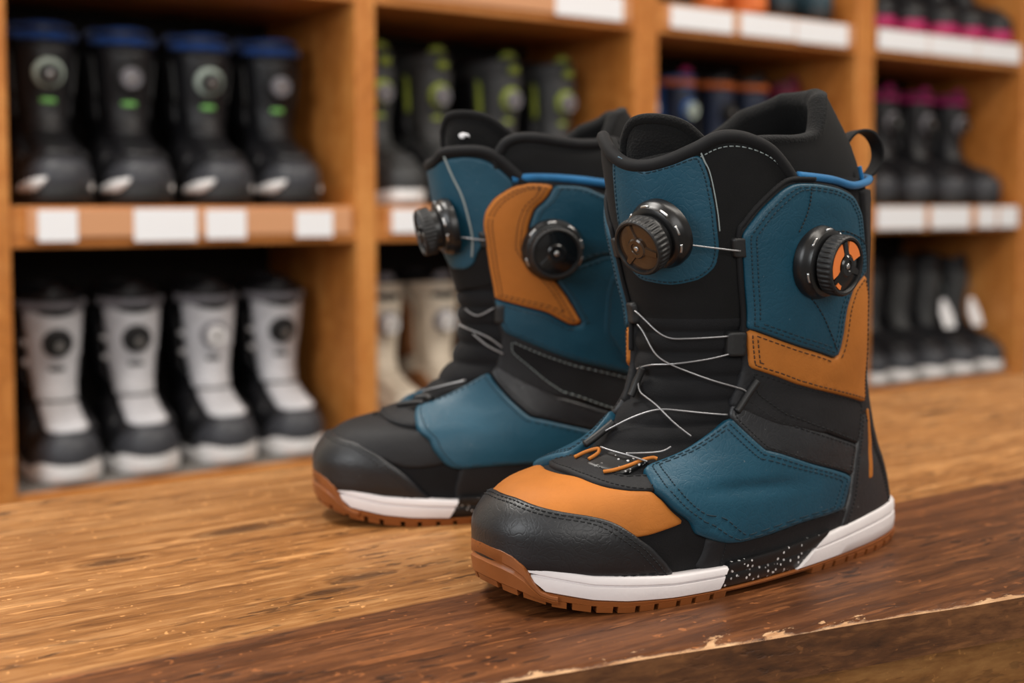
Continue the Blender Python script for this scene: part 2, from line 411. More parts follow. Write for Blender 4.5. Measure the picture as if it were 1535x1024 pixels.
#    v    xf    zf    xb    zb   width  nf   nb   sm  heel
KN = np.array([
[0.00, .309, .022, -.016, .010, .053, 2.3, 2.5, .66, .74],
[0.05, .314, .034, -.018, .018, .055, 2.3, 2.5, .66, .75],
[0.10, .314, .046, -.017, .030, .056, 2.3, 2.5, .66, .76],
[0.15, .308, .058, -.014, .044, .055, 2.3, 2.5, .65, .77],
[0.20, .295, .068, -.009, .058, .053, 2.3, 2.5, .63, .79],
[0.26, .266, .077, -.003, .072, .050, 2.2, 2.4, .60, .81],
[0.32, .239, .087, .003, .088, .047, 2.1, 2.4, .57, .84],
[0.38, .219, .102, .007, .106, .044, 2.1, 2.3, .54, .87],
[0.44, .204, .121, .010, .124, .043, 2.1, 2.2, .52, .9],
[0.50, .199, .142, .012, .143, .044, 2.1, 2.2, .5, .94],
[0.58, .199, .168, .013, .170, .046, 2.1, 2.1, .5, 1],
[0.68, .206, .198, .014, .200, .049, 2.1, 2.1, .5, 1],
[0.80, .214, .230, .015, .230, .052, 2.1, 2.1, .5, 1],
[0.90, .219, .258, .017, .254, .054, 2.1, 2.1, .5, 1],
[1.00, .223, .284, .025, .276, .055, 2.1, 2.1, .5, 1],
[1.12, .226, .318, .050, .310, .053, 2.1, 2.2, .5, 1],
[1.25, .228, .352, .078, .346, .050, 2.1, 2.2, .5, 1]])
SU, SV = .40, .36                               # rough metres per unit of u and of v
class Surf:
    def __init__(s, sgn=1, kn=KN): s.sgn = sgn; s.kn = kn
    def raw(s, u, v):
        u = np.asarray(u, float); v = np.asarray(v, float); u, v = np.broadcast_arrays(u, v)
        xf, zf, xb, zb_, wd, nf, nb, sm, hw = [cubic(s.kn[:, 0], s.kn[:, k], v) for k in range(1, 10)]
        c = np.cos(2*np.pi*u); s_ = np.sin(2*np.pi*u); ac = np.abs(c)
        q = np.where(c >= 0, sm+(1-sm)*ac**(2/nf), sm-sm*ac**(2/nb))
        y = wd*np.sign(s_)*np.abs(s_)**(2/np.where(c >= 0, nf, nb))
        k = np.clip((sm-q)/np.maximum(sm, 1e-6), 0, 1); k = k*k*(3-2*k)
        y = y*(1-(1-hw)*k)
        x = xb+(xf-xb)*q; z = zb_+(zf-zb_)*q
        y = y-.005*np.clip((x-.15)/.16, 0, 1)**2
        return np.stack([x, y, z], -1)
    def nrm(s, u, v):
        e = 1.5e-3; u = np.asarray(u, float); v = np.asarray(v, float)
        du = s.raw(u+e, v)-s.raw(u-e, v); dv = s.raw(u, np.minimum(v+e, 1.25))-s.raw(u, np.maximum(v-e, 0))
        n = np.cross(du, dv); n /= np.linalg.norm(n, axis=-1, keepdims=True)+1e-12
        return n
    def at(s, u, v, h=0.0):
        p = s.raw(u, v)+s.nrm(u, v)*np.asarray(h, float)[..., None]
        return p*np.array([1, s.sgn, 1])
    def n(s, u, v): return s.nrm(u, v)*np.array([1, s.sgn, 1])

def chaikin(P, it=2, closed=True, keep=.0035):
    """rounds the corners of a polyline a little (metric coordinates)"""
    for _ in range(1):
        Q = []; n = len(P)
        for i in range(n):
            if not closed and i in (0, n-1): Q.append(P[i]); continue
            a, b, c = P[i-1], P[i], P[(i+1) % n]
            la = np.linalg.norm(a-b); lc = np.linalg.norm(c-b)
            k = min(keep, la*.35, lc*.35)
            p = b+(a-b)/max(la, 1e-9)*k; q = b+(c-b)/max(lc, 1e-9)*k
            Q += [p, .25*p+.5*b+.25*q, q]
        P = np.array(Q)
    return P
def resample(P, step, closed=True):
    Q = np.vstack([P, P[:1]]) if closed else P
    d = np.r_[0, np.cumsum(np.linalg.norm(np.diff(Q, axis=0), axis=1))]
    n = max(3, int(round(d[-1]/step))); t = np.linspace(0, d[-1], n+1)
    if closed: t = t[:-1]
    return np.stack([np.interp(t, d, Q[:, k]) for k in range(Q.shape[1])], -1)
def inside(P, q):
    x, y = q[:, 0], q[:, 1]; r = np.zeros(len(q), bool); n = len(P)
    for i in range(n):
        x1, y1 = P[i]; x2, y2 = P[(i+1) % n]
        if y1 == y2: continue
        c = ((y1 > y) != (y2 > y)) & (x < (x2-x1)*(y-y1)/(y2-y1)+x1); r ^= c
    return r
def bdist(P, q):
    A = P; B = np.roll(P, -1, 0); out = np.full(len(q), 1e9)
    for a, b in zip(A, B):
        ab = b-a; L = ab@ab
        t = np.clip(((q-a)@ab)/max(L, 1e-12), 0, 1)
        out = np.minimum(out, np.linalg.norm(q-(a+t[:, None]*ab), axis=1))
    return out
def area2(P):
    x, y = P[:, 0], P[:, 1]; return .5*np.sum(x*np.roll(y, -1)-np.roll(x, -1)*y)
def inset(P, d):
    T = np.roll(P, -1, 0)-np.roll(P, 1, 0); T /= np.linalg.norm(T, axis=1, keepdims=True)+1e-12
    Nn = np.stack([-T[:, 1], T[:, 0]], -1)*(1 if area2(P) > 0 else -1)
    Q = P+Nn*d
    ok = inside(P, Q) & (bdist(P, Q) > d*.88)
    return Q, ok
def panel(S, name, uv, mat, parent, off=.001, th=.002, edge=.0018, puff=0.0, step=.0045, rounds=.0035, stitch=None, smat=None, dip=.003, deform=None, rings=True):
    """a sewn-on piece of leather or cloth: an outline in the boot's own surface coordinates, real thickness, rounded edge"""
    P = np.asarray(uv, float)*[SU, SV]
    if area2(P) < 0: P = P[::-1]
    P = resample(chaikin(P, keep=rounds), step*.6)
    pts = [P]; 
    if rings:
        for dd in (edge*.35, edge):
            Q, ok = inset(P, dd); Q = Q[ok]; pts.append(Q)
    lo, hi = P.min(0), P.max(0)
    gx = np.arange(lo[0], hi[0], step); gy = np.arange(lo[1], hi[1], step*.87)
    G = np.array([(x+(step/2 if j % 2 else 0), y) for j, y in enumerate(gy) for x in gx])
    if len(G):
        G = G[inside(P, G)]
        if len(G): G = G[bdist(P, G) > max(edge*1.3, step*.35)]
        pts.append(G)
    A = np.vstack([p for p in pts if len(p)]); nb_ = len(P)
    vs, es, fs, *_ = delaunay_2d_cdt([Vector(p) for p in A], [(i, (i+1) % nb_) for i in range(nb_)], [], 1, 1e-7)
    A = np.array([(v.x, v.y) for v in vs])
    db = bdist(P, A); x = np.clip(db/edge, 0, 1)
    h = off+th*np.sqrt(np.maximum(0, 1-(1-x)**2))
    if puff: k = np.clip(db/.016, 0, 1); h = h+puff*k*k*(3-2*k)
    uvA = A/[SU, SV]
    if deform: h = h+deform(uvA[:, 0], uvA[:, 1], db)
    V = list(S.at(uvA[:, 0], np.clip(uvA[:, 1], 0, 1.25), h))
    F = []
    for f in fs:
        f = list(f)
        a = A[f]; ar = area2(a)
        if ar*S.sgn < 0: f = f[::-1]
        F.append(tuple(f))
    # skirt down into the layer below
    uvP = P/[SU, SV]; b0 = len(V)
    tree_idx = [int(np.argmin(((A-p)**2).sum(1))) for p in P]
    V += list(S.at(uvP[:, 0], np.clip(uvP[:, 1], 0, 1.25), np.full(len(P), off-dip)))
    n = len(P)
    for i in range(n):
        j = (i+1) % n; q = (tree_idx[j], tree_idx[i], b0+i, b0+j)
        if q[0] == q[1]: continue
        F.append(q if S.sgn > 0 else q[::-1])
    o = mesh_obj(name, V, F, mat, parent)
    if stitch:
        mb = MB()
        for dd in stitch:
            cond = None
            if isinstance(dd, tuple): dd, cond = dd
            Q, ok = inset(resample(P, .0012), dd)
            L = len(Q); i = 0
            dash, gap = 2, 1
            while i < L-dash:
                if ok[i:i+dash+1].all() and np.linalg.norm(Q[i+dash]-Q[i]) < .004:
                    uvq = Q[i:i+dash+1]/[SU, SV]
                    if cond and not cond(uvq[0]): i += dash+gap; continue
                    hh = off+th+(puff*(lambda k: k*k*(3-2*k))(min(1, dd/.016)) if puff else 0)+.0000
                    mb.tube(S.at(uvq[:, 0], np.clip(uvq[:, 1], 0, 1.25), np.array([hh-.0001]+[hh+.00025]*(len(uvq)-2)+[hh-.0001])), .00042, 5)
                i += dash+gap
        if mb.v: mb.build('stitching', smat or M['thread'], o)
    return o
def dense(uv, n=12):
    uv = np.asarray(uv, float); out = []
    m = len(uv)                                   # Catmull-Rom through the points
    for i in range(m-1):
        p0 = uv[max(i-1, 0)]; p1 = uv[i]; p2 = uv[i+1]; p3 = uv[min(i+2, m-1)]
        for k in range(n):
            t = k/n; out.append(.5*((2*p1)+(-p0+p2)*t+(2*p0-5*p1+4*p2-p3)*t*t+(-p0+3*p1-3*p2+p3)*t**3))
    out.append(uv[-1]); return np.array(out)
def surf_tube(S, mb, uv, h, r, n=8, k=10):
    q = dense(uv, k); mb.tube(S.at(q[:, 0], np.clip(q[:, 1], 0, 1.25), np.full(len(q), h) if np.isscalar(h) else np.interp(np.linspace(0, 1, len(q)), np.linspace(0, 1, len(h)), h)), r, n)
def frame_at(S, u, v, h, tilt=None):
    p = S.at(np.array(u), np.array(v), np.array(h)); n = S.n(np.array(u), np.array(v))
    if tilt is not None: n = n+np.array(tilt); n /= np.linalg.norm(n)
    up = np.array([0, 0, 1.])-n*n[2]; up /= np.linalg.norm(up); ax = np.cross(up, n)
    return (ax, up, n, p)

# ------------------------------------------------------------------ soles
def outline(S, n=400):
    u = np.linspace(0, 1, n*6, endpoint=False); p = S.raw(u, np.zeros_like(u))[:, :2]
    P = resample(p, np.sum(np.linalg.norm(np.diff(np.vstack([p, p[:1]]), axis=0), axis=1))/n)[:n]
    T = np.roll(P, -1, 0)-np.roll(P, 1, 0); T /= np.linalg.norm(T, axis=1, keepdims=True)
    return P, np.stack([T[:, 1], -T[:, 0]], -1)
def z_bot(x): return np.interp(x, [-.03, -.01, .02, .25, .27, .29, .305, .32, .335], [.006, .002, 0, 0, .002, .006, .012, .020, .027])
def z_wb(x): return np.interp(x, [-.03, 0, .03, .07, .11, .17, .22, .25, .27, .30, .33], [.010, .0085, .007, .0058, .005, .0046, .005, .0065, .009, .016, .025])
def z_wt(x): return np.interp(x, [-.03, 0, .03, .09, .13, .18, .22, .27, .30, .33], [.031, .0305, .0285, .0225, .020, .0185, .019, .024, .031, .038])
def band(S, mb, P, Nn, prof, zlo, zhi, i0, i1, flange=0.0):
    """strip of the sole wall between outline indices; i0/i1 may depend on the height fraction"""
    cols = 60; rows = len(prof); n = len(P); V = []
    for (fr, out) in prof:
        a = i0(fr) if callable(i0) else i0; b = i1(fr) if callable(i1) else i1
        t = np.linspace(a, b, cols+1); ii = np.arange(-n, 2*n+1)
        px = np.interp(t, ii, P[ii % n, 0]); py = np.interp(t, ii, P[ii % n, 1])
        nx = np.interp(t, ii, Nn[ii % n, 0]); ny = np.interp(t, ii, Nn[ii % n, 1])
        x = px+nx*(out+flange); y = py+ny*(out+flange); z = zlo(px)+(zhi(px)-zlo(px))*fr
        V += list(np.stack([x, y*S.sgn, z], -1))
    F = []
    for r in range(rows-1):
        for c in range(cols):
            a = r*(cols+1)+c; q = (a, a+1, a+cols+2, a+cols+1); F.append(q if S.sgn > 0 else q[::-1])
    F.append(tuple(r*(cols+1) for r in range(rows))); F.append(tuple(r*(cols+1)+cols for r in range(rows-1, -1, -1)))
    mb.add(V, F)
WALL = [(0, -.004), (0, .0055), (.06, .0072), (.35, .0078), (.56, .0074), (.60, .0060), (.64, .0060), (.68, .0074), (.90, .0072), (.97, .0064), (1.0, .0050), (1.0, -.004)]
def sole(S, parent, xi=0.0):
    n = 400; P, Nn = outline(S, n)
    half = n//2
    def idx(x, side=1):                            # outline index whose x is given, on the +u side (or the other)
        seg = P[:half]; i = float(np.interp(-x, -seg[:, 0], np.arange(half)))
        return i if side > 0 else n-i
    lerp = lambda a, b: (lambda f: a+(b-a)*f)
    toe = idx(.296)
    # white wall: toe lengths on both sides, and around the heel
    mb = MB()
    band(S, mb, P, Nn, WALL, z_wb, z_wt, lerp(toe+3, toe-8), lerp(idx(xi+.186), idx(xi+.178)))
    band(S, mb, P, Nn, WALL, z_wb, z_wt, lerp(idx(xi+.186, -1), idx(xi+.178, -1)), lerp(n-toe-3, n-toe+8))
    mb.build('midsole', M['white_foam'], parent, angle=50)
    mb = MB()
    band(S, mb, P, Nn, WALL, z_wb, z_wt, lerp(idx(.114), idx(.084)), lerp(idx(.114, -1), idx(.084, -1)))
    mb.build('heel_midsole', M['white_foam'], parent, angle=50)
    ins = [(0, -.004), (0, .0035), (.1, .005), (.5, .0052), (.62, .0046), (.66, .0062), (1.0, .0072), (1.12, .0068), (1.14, .003), (1.0, -.004)]
    for sd in (1, -1):
        mb = MB()
        if sd > 0: band(S, mb, P, Nn, ins, z_wb, z_wt, lerp(idx(xi+.1865), idx(xi+.1785)), lerp(idx(.1135), idx(.0835)))
        else: band(S, mb, P, Nn, ins, z_wb, z_wt, lerp(idx(.1135, -1), idx(.0835, -1)), lerp(idx(xi+.1865, -1), idx(xi+.1785, -1)))
        mb.build('shank_insert', M['speckle'], parent, angle=50)
    # gum rubber: slab, toe bumper and lugs
    mb = MB()
    zl = lambda x: z_bot(x)+.0028
    V = []; F = []
    prof = [(0, -.012), (0, .004), (.3, .0072), (.85, .0078), (1, .0080), (1, -.004)]
    for fr, out in prof:
        V += [(P[i, 0]+Nn[i, 0]*out, (P[i, 1]+Nn[i, 1]*out)*S.sgn, zl(P[i, 0])+(z_wb(P[i, 0])-zl(P[i, 0]))*fr) for i in range(n)]
    for r in range(len(prof)-1):
        for i in range(n):
            j = (i+1) % n; q = (r*n+i, r*n+j, (r+1)*n+j, (r+1)*n+i); F.append(q if S.sgn > 0 else q[::-1])
    F.append(tuple(range(n-1, -1, -1)) if S.sgn > 0 else tuple(range(n)))
    mb.add(V, F)
    def ztoe(x): return z_wb(x)
    cols = 80; a0 = -toe-6; a1 = toe+6
    for _ in (0,):
        prof2 = [(0, .004), (.12, .0088), (.5, .0100), (.56, .0090), (.62, .0090), (.66, .0098), (.93, .0098), (.98, .0086), (1.0, .0070), (1.0, -.002)]
        V = []; F = []
        t = np.linspace(a0, a1, cols+1); ii = np.arange(-n, 2*n+1)
        px = np.interp(t, ii, P[ii % n, 0]); py = np.interp(t, ii, P[ii % n, 1]); nx = np.interp(t, ii, Nn[ii % n, 0]); ny = np.interp(t, ii, Nn[ii % n, 1])
        a = np.abs(t)/toe
        zt = z_wb(px)+np.interp(a, [0, .45, .62, .80, .92, 1.05, 1.2], [.022, .021, .019, .014, .007, .001, -.0005])
        for fr, out in prof2:
            lean = np.clip(fr, 0, 1)*0
            V += list(np.stack([px+nx*(out+.001*a*0), (py+ny*out)*S.sgn, zl(px)-.001+(zt-zl(px)+.001)*fr], -1))
        for r in range(len(prof2)-1):
            for c in range(cols):
                k = r*(cols+1)+c; q = (k, k+1, k+cols+2, k+cols+1); F.append(q if S.sgn > 0 else q[::-1])
        F.append(tuple(r*(cols+1) for r in range(len(prof2)))); F.append(tuple(r*(cols+1)+cols for r in range(len(prof2)-1, -1, -1)))
        mb.add(V, F)
    # lugs: 11 mm blocks with gaps round the edge, no tread under the shank
    per = np.sum(np.linalg.norm(np.roll(P, -1, 0)-P, axis=1)); ds = per/n
    i = 0.0; k = 0
    pat = [.0105, .009, .012, .008, .0105, .0095]
    while i < n-3:
        ln = pat[k % len(pat)]/ds; k += 1
        x = P[int(i+ln/2) % n, 0]
        if not (.105 < x < .175):
            cs = np.linspace(i, i+ln, 5); jj = np.arange(0, n+1)
            for_v = []
            for (out, dz) in ((.0080, .0040), (.0066, 0.0), (-.020, 0.0), (-.020, .0040)):
                for c in cs:
                    px = np.interp(c, jj, P[jj % n, 0]); py = np.interp(c, jj, P[jj % n, 1]); nx = np.interp(c, jj, Nn[jj % n, 0]); ny = np.interp(c, jj, Nn[jj % n, 1])
                    for_v.append((px+nx*out, (py+ny*out)*S.sgn, z_bot(px)+dz))
            f = []
            for r in range(4):
                for c in range(4):
                    a = r*5+c; b = ((r+1) % 4)*5+c; f.append((a, b, b+1, a+1) if S.sgn > 0 else (a+1, b+1, b, a))
            f.append((0, 5, 10, 15) if S.sgn < 0 else (15, 10, 5, 0)); f.append((19, 14, 9, 4) if S.sgn < 0 else (4, 9, 14, 19))
            mb.add(for_v, f)
        i += ln+.0032/ds
    mb.build('outsole', M['gum'], parent, angle=40)

# ------------------------------------------------------------------ dials
def dial(S, parent, u, v, h, label, r=.0200, tilt=None, face='black', inlay=None, stem=0.0):
    fr0 = frame_at(S, u, v, h); fr = frame_at(S, u, v, h, tilt); n = 64
    mb = MB()
    mb.lathe([(r*1.20, -.004), (r*1.22, .0), (r*1.18, .003), (r*1.12, .0042), (r*1.08, .0072), (r*1.0, .0082), (r*.9, .0086)], fr, n)
    ax, up, nz, o = [np.asarray(q) for q in fr]
    base = mb.build('dial_base', M['plastic'], parent, angle=40); base['label'] = label
    # pale slots on the base rim
    sl = MB()
    for a0 in (-.5, .1, .75, 1.5, 2.3, 3.4):
        pts = [o+nz*.0056+(r*1.105)*(math.cos(a)*ax+math.sin(a)*up) for a in np.linspace(a0, a0+.30, 6)]
        sl.tube(pts, .0011, 6)
    sl.build('eyelet', M['steel'], base)
    mb = MB(); mb.lathe([(r*.88, .004), (r*.84, .0086+stem)], fr, n); mb.build('dial_stem', M['plastic'], base, angle=40)
    fr = (ax, up, nz, o+nz*stem); o = fr[3]
    kb = MB()
    kn = lambda i, k: 1.0 if i not in (2, 3, 4, 5) else (1.0 if (k % 4) < 2 else .965)
    kb.lathe([(r*.80, .0078), (r*.98, .0086), (r*1.0, .0098), (r*1.0, .0125), (r*1.0, .0152), (r*.995, .0165), (r*.965, .0178), (r*.92, .0185), (r*.86, .0184), (r*.83, .0172), (r*.82, .0160)], fr, 144, kn)
    knob = kb.build('dial_knob', M['rubber'], base, angle=35)
    mf = MB()
    mf.lathe([(r*.825, .0155), (r*.82, .0163), (r*.60, .0170), (r*.45, .0172)], fr, n)
    # raised spokes and hub
    for k in range(3):
        a = math.pi/2+.22+k*2*math.pi/3
        d = math.cos(a)*ax+math.sin(a)*up; e = -math.sin(a)*ax+math.cos(a)*up
        i0, i1 = r*.26, r*.80; w0, w1 = r*.17, r*.11
        q = [o+nz*.0165+d*i0-e*w0, o+nz*.0165+d*i1-e*w1, o+nz*.0165+d*i1+e*w1, o+nz*.0165+d*i0+e*w0]
        q2 = [o+nz*.0186+d*i0-e*w0*.8, o+nz*.0178+d*i1-e*w1*.7, o+nz*.0178+d*i1+e*w1*.7, o+nz*.0186+d*i0+e*w0*.8]
        mf.add(q+q2, [(4, 5, 6, 7), (0, 1, 5, 4), (1, 2, 6, 5), (2, 3, 7, 6), (3, 0, 4, 7)])
    mf.lathe([(r*.36, .0165), (r*.36, .0185), (r*.31, .0194), (r*.20, .0194), (r*.18, .0186)], fr, 32)
    mf.build('dial_face', M['gloss_brown' if face == 'brown' else 'gloss_black'], base, angle=30)
    sm_ = MB(); sm_.lathe([(r*.10, .0180), (r*.10, .0192), (r*.05, .0195)], fr, 10); sm_.build('screw', M['steel'], base)
    if inlay:
        for (a0, a1, ro, ri) in inlay:
            ob = MB(); V = []; F = []; N_ = 14
            for z_ in (.0166, .0180):
                for rad in (ri, ro):
                    for a in np.linspace(a0, a1, N_): V.append(o+nz*z_+r*rad*(math.cos(a)*ax+math.sin(a)*up))
            for i in range(N_-1):
                F.append((2*N_+i, 3*N_+i, 3*N_+i+1, 2*N_+i+1)); F.append((N_+i, N_+i+1, 3*N_+i+1, 3*N_+i)); F.append((i+1, i, 2*N_+i, 2*N_+i+1))
            F += [(0, N_, 3*N_, 2*N_), (N_-1, 3*N_-1, 4*N_-1, 2*N_-1)]
            ob.add(V, F); ob.build('dial_inlay', M['orange'], base, smooth=False)['label'] = 'orange inlay'
    return base

# ------------------------------------------------------------------ the pair of boots on the bench
def opp(u): u = np.asarray(u, float); return -u+.134*np.clip((.5-u)/.33, 0, 1)
def mir(uv, f=opp): uv = np.asarray(uv, float); return np.stack([f(uv[:, 0]), uv[:, 1]], -1)
FOLDS = [.345, .385, .43, .475, .52, .562, .605, .65]
def fold_disp(u, v, uc):
    d = np.zeros_like(v)
    fr = np.clip(1-((np.abs(u-uc)-.10)/.05), 0, 1)*np.clip((v-.30)/.05, 0, 1)*np.clip((.72-v)/.05, 0, 1)
    for i in range(len(FOLDS)-1):
        a, b = FOLDS[i], FOLDS[i+1]; m_ = (v >= a) & (v < b)
        t = (v-a)/(b-a); d = np.where(m_, (.0046*np.sqrt(np.clip(1-(2*t-1)**2, 0, 1))-.0022), d)
    return d*fr
def body(S, parent, uc, vtop=.93):
    nu, nv = 200, 190
    u = np.linspace(-.5, .5, nu, endpoint=False); v = np.linspace(0, vtop, nv)
    U, V = np.meshgrid(u, v); h = fold_disp(U, V, uc)
    P = S.at(U, V, h).reshape(-1, 3); F = []
    for j in range(nv-1):
        for i in range(nu):
            i2 = (i+1) % nu; q = (j*nu+i, j*nu+i2, (j+1)*nu+i2, (j+1)*nu+i); F.append(q if S.sgn > 0 else q[::-1])
    F.append(tuple(range(nu-1, -1, -1)) if S.sgn > 0 else tuple(range(nu)))
    return mesh_obj('tongue_and_upper', P, F, M['black_fabric'], parent)
def liner(S, parent, side=1):
    vt = lambda u: np.interp(np.mod(u*side, 1), [0, .16, .22, .27, .30, .33, .37, .45, .55, .65, .73, .84, 1], [.92, .975, 1.005, 1.015, 1.03, 1.08, 1.13, 1.158, 1.155, 1.105, 1.02, .975, .92])
    nu = 160; u = np.linspace(0, 1, nu, endpoint=False)
    t = vt(u); 
    for _ in range(3): t = (np.roll(t, 1)+2*t+np.roll(t, -1))/4
    rows = []
    for k in np.linspace(0, 1, 10): rows.append((.80+(t-.80)*k, -.0025+0*t))
    for a in np.linspace(0, math.pi, 9)[1:]: rows.append((t+.020*math.sin(a), np.full(nu, -.0085+.0075*math.cos(a))))
    for k in np.linspace(0, 1, 12)[1:]: rows.append((t+(.60-t)*k, np.full(nu, -.0150-.004*k)))
    V = []; 
    for vv, hh in rows: V += list(S.at(u, np.clip(vv, 0, 1.25), hh))
    F = []; nr = len(rows)
    for j in range(nr-1):
        for i in range(nu):
            i2 = (i+1) % nu; q = (j*nu+i, j*nu+i2, (j+1)*nu+i2, (j+1)*nu+i); F.append(q if S.sgn > 0 else q[::-1])
    F.append(tuple((nr-1)*nu+i for i in range(nu)))
    mi = [0]*(9*nu)+[1]*(len(F)-9*nu)
    o = mesh_obj('liner', V, F, M['neoprene'], parent, True, [M['neoprene'], M['fleece']], mi)
    return o
def liner_tongue(S, parent, uc, half, vtop, vlow=.86):
    uv = [(uc-half*.95, vlow), (uc-half, vtop-.075), (uc-half*.86, vtop-.035), (uc-half*.55, vtop-.008), (uc, vtop), (uc+half*.55, vtop-.008), (uc+half*.86, vtop-.035), (uc+half, vtop-.075), (uc+half*.95, vlow)]
    o = panel(S, 'liner_tongue', uv, M['fleece'], parent, off=-.013, th=.006, edge=.004, puff=.002, rounds=.008, dip=.010)
    mb = MB(); surf_tube(S, mb, uv, -.0085, .0036, 8)
    mb.build('tongue_binding', M['fleece'], o)
    return o
def strap_loop(parent, pts, width, mat, axis):
    P = dense(np.array(pts), 8); axis = np.array(axis, float); axis /= np.linalg.norm(axis)
    T = np.gradient(P, axis=0); T /= np.linalg.norm(T, axis=1, keepdims=True)
    Nn = np.cross(T, axis); Nn /= np.linalg.norm(Nn, axis=1, keepdims=True)
    V = []; F = []; th = .0011
    for p, n_ in zip(P, Nn):
        for (a, b) in ((-.5, -1), (-.5, 1), (.5, 1), (.5, -1)): V.append(p+axis*width*a+n_*th*b)
    for i in range(len(P)-1):
        for k in range(4): F.append((i*4+k, i*4+(k+1) % 4, (i+1)*4+(k+1) % 4, (i+1)*4+k))
    F += [(3, 2, 1, 0), tuple((len(P)-1)*4+k for k in range(4))]
    o = mesh_obj('pull_loop', V, F, mat, parent, False); b = o.modifiers.new('bevel', 'BEVEL'); b.width = .0008; b.segments = 2
    return o

# ---- front boot: its outer side faces the camera
front = thing('snowboard_boot', 'teal, tan and black snowboard boot in front, tan leather across its vamp', 'boot', (.256, .920, 0), R(180+31.5), 'pair of teal snowboard boots on the bench')
S1 = Surf(1)
body(S1, front, .067); liner(S1, front); liner_tongue(S1, front, .070, .078, 1.045)
CAPL = [(.0, .181), (.0292, .1812), (.0758, .170), (.1083, .1638), (.1358, .1588), (.1558, .1512), (.1733, .1375), (.1925, .115), (.2092, .085), (.2242, .0387), (.23, .0)]
cap = CAPL+[(-a, b) for a, b in CAPL[:0:-1]]
panel(S1, 'toe_cap', cap, M['toe'], front, .0022, .0020, puff=.0006, stitch=(.0030, .0055))
VL = [(.05, .254), (.0683, .250), (.1258, .2275), (.155, .220), (.1783, .220), (.2025, .1913), (.2333, .1413), (.2358, .1325), (.2258, .1237), (.2067, .11), (.18, .105), (.15, .125), (.10, .145), (.05, .155)]
vamp = VL+[(-a, b) for a, b in VL[::-1]]
panel(S1, 'vamp', vamp, M['tan'], front, .0006, .0016, puff=.0006)['label'] = 'tan nubuck vamp'
tl = [(.0217, .2612), (.0683, .25), (.1258, .2275), (.155, .2175), (.1850, .2150), (.16, .262), (.1375, .2662), (.12, .2612), (.085, .275), (.0467, .295), (.02, .302), (-.02, .30), (-.06, .262), (-.02, .262)]
panel(S1, 'throat_piece', tl, M['black_matte'], front, .0012, .0018, stitch=(.0022,))
# rand above the midsole and gusset under the vamp, both sides
for f in (lambda q: q, lambda q: mir(q, lambda u: -u)):
    panel(S1, 'side_rand', f([(.2490, .0), (.2515, .05), (.2525, .098), (.26, .085), (.2733, .0825), (.3025, .1035), (.345, .117), (.375, .10), (.36, .0), (.30, .0)]), M['black_matte'], front, .0008, .0018, stitch=(.0028,))
    panel(S1, 'heel_counter', f([(.3758, .38), (.3925, .3675), (.4108, .2963), (.425, .19), (.44, .0875), (.45, .0), (.33, .0), (.3425, .0663), (.3542, .1388), (.3608, .235)]), M['black_leather'], front, .0010, .0026, stitch=(.0028,))
    panel(S1, 'heel_stripe', f([(.396, .365), (.402, .362), (.402, .2825), (.392, .175), (.384, .172), (.392, .28)]), M['tan'], front, .0034, .0008, edge=.0008, rounds=.001, step=.003)['label'] = 'thin tan stripe'
panel(S1, 'back_stay', [(.40, .37), (.392, .62), (.385, .70), (.37, .80), (.36, .90), (.64, .90), (.63, .80), (.615, .70), (.608, .62), (.60, .37), (.57, .19), (.56, .0), (.44, .0), (.43, .19)], M['black_matte'], front, .0008, .0022)
QUART = [(.1258, .2787), (.175, .3987), (.355, .1913), (.345, .1113), (.3025, .0988), (.2733, .0775), (.26, .0725), (.2533, .0875), (.2425, .1338), (.1992, .1988)]
STR1 = [(.1735, .492), (.215, .474), (.268, .443), (.378, .386), (.366, .280), (.28, .352), (.1925, .4360)]
STR2 = [(.1900, .4360), (.28, .352), (.364, .283), (.358, .190), (.27, .285), (.174, .397), (.168, .425)]
TAN = [(.1708, .5687), (.18, .565), (.2258, .5363), (.2933, .495), (.3008, .5125), (.3075, .545), (.3125, .5975), (.3258, .64), (.345, .66), (.358, .6713), (.372, .6238), (.380, .4512), (.380, .3813), (.2692, .4388), (.2175, .4713), (.1792, .4913), (.1757, .4975), (.1708, .55)]
TEAL = [(.1723, .7788), (.1695, .5697), (.18, .566), (.2258, .5373), (.2933, .496), (.3000, .5125), (.3067, .545), (.3117, .5975), (.325, .641), (.345, .661), (.3595, .674), (.3575, .71), (.3502, .7625), (.3427, .8287), (.3242, .875), (.2958, .8962), (.2633, .9062), (.2367, .905), (.2208, .885), (.1967, .8413), (.1783, .7963)]
UNDER = [(.166, .785), (.165, .545), (.170, .490), (.165, .42), (.30, .33), (.40, .36), (.39, .62), (.372, .70), (.362, .77), (.35, .84), (.327, .884), (.297, .905), (.2633, .915), (.234, .913), (.216, .892), (.192, .848), (.172, .802)]
QUARTM = [(-.018, .290), (-.046, .3987)]+[tuple(p) for p in mir(QUART[2:8])]+[(-.225, .135), (-.155, .200)]
def crease(u, v, db):
    # shallow dent in the middle of the quarter
    return -.0022*np.exp(-(((u-.262)/.030)**2+((v-.205-(u-.262)*-.25)/.020)**2))
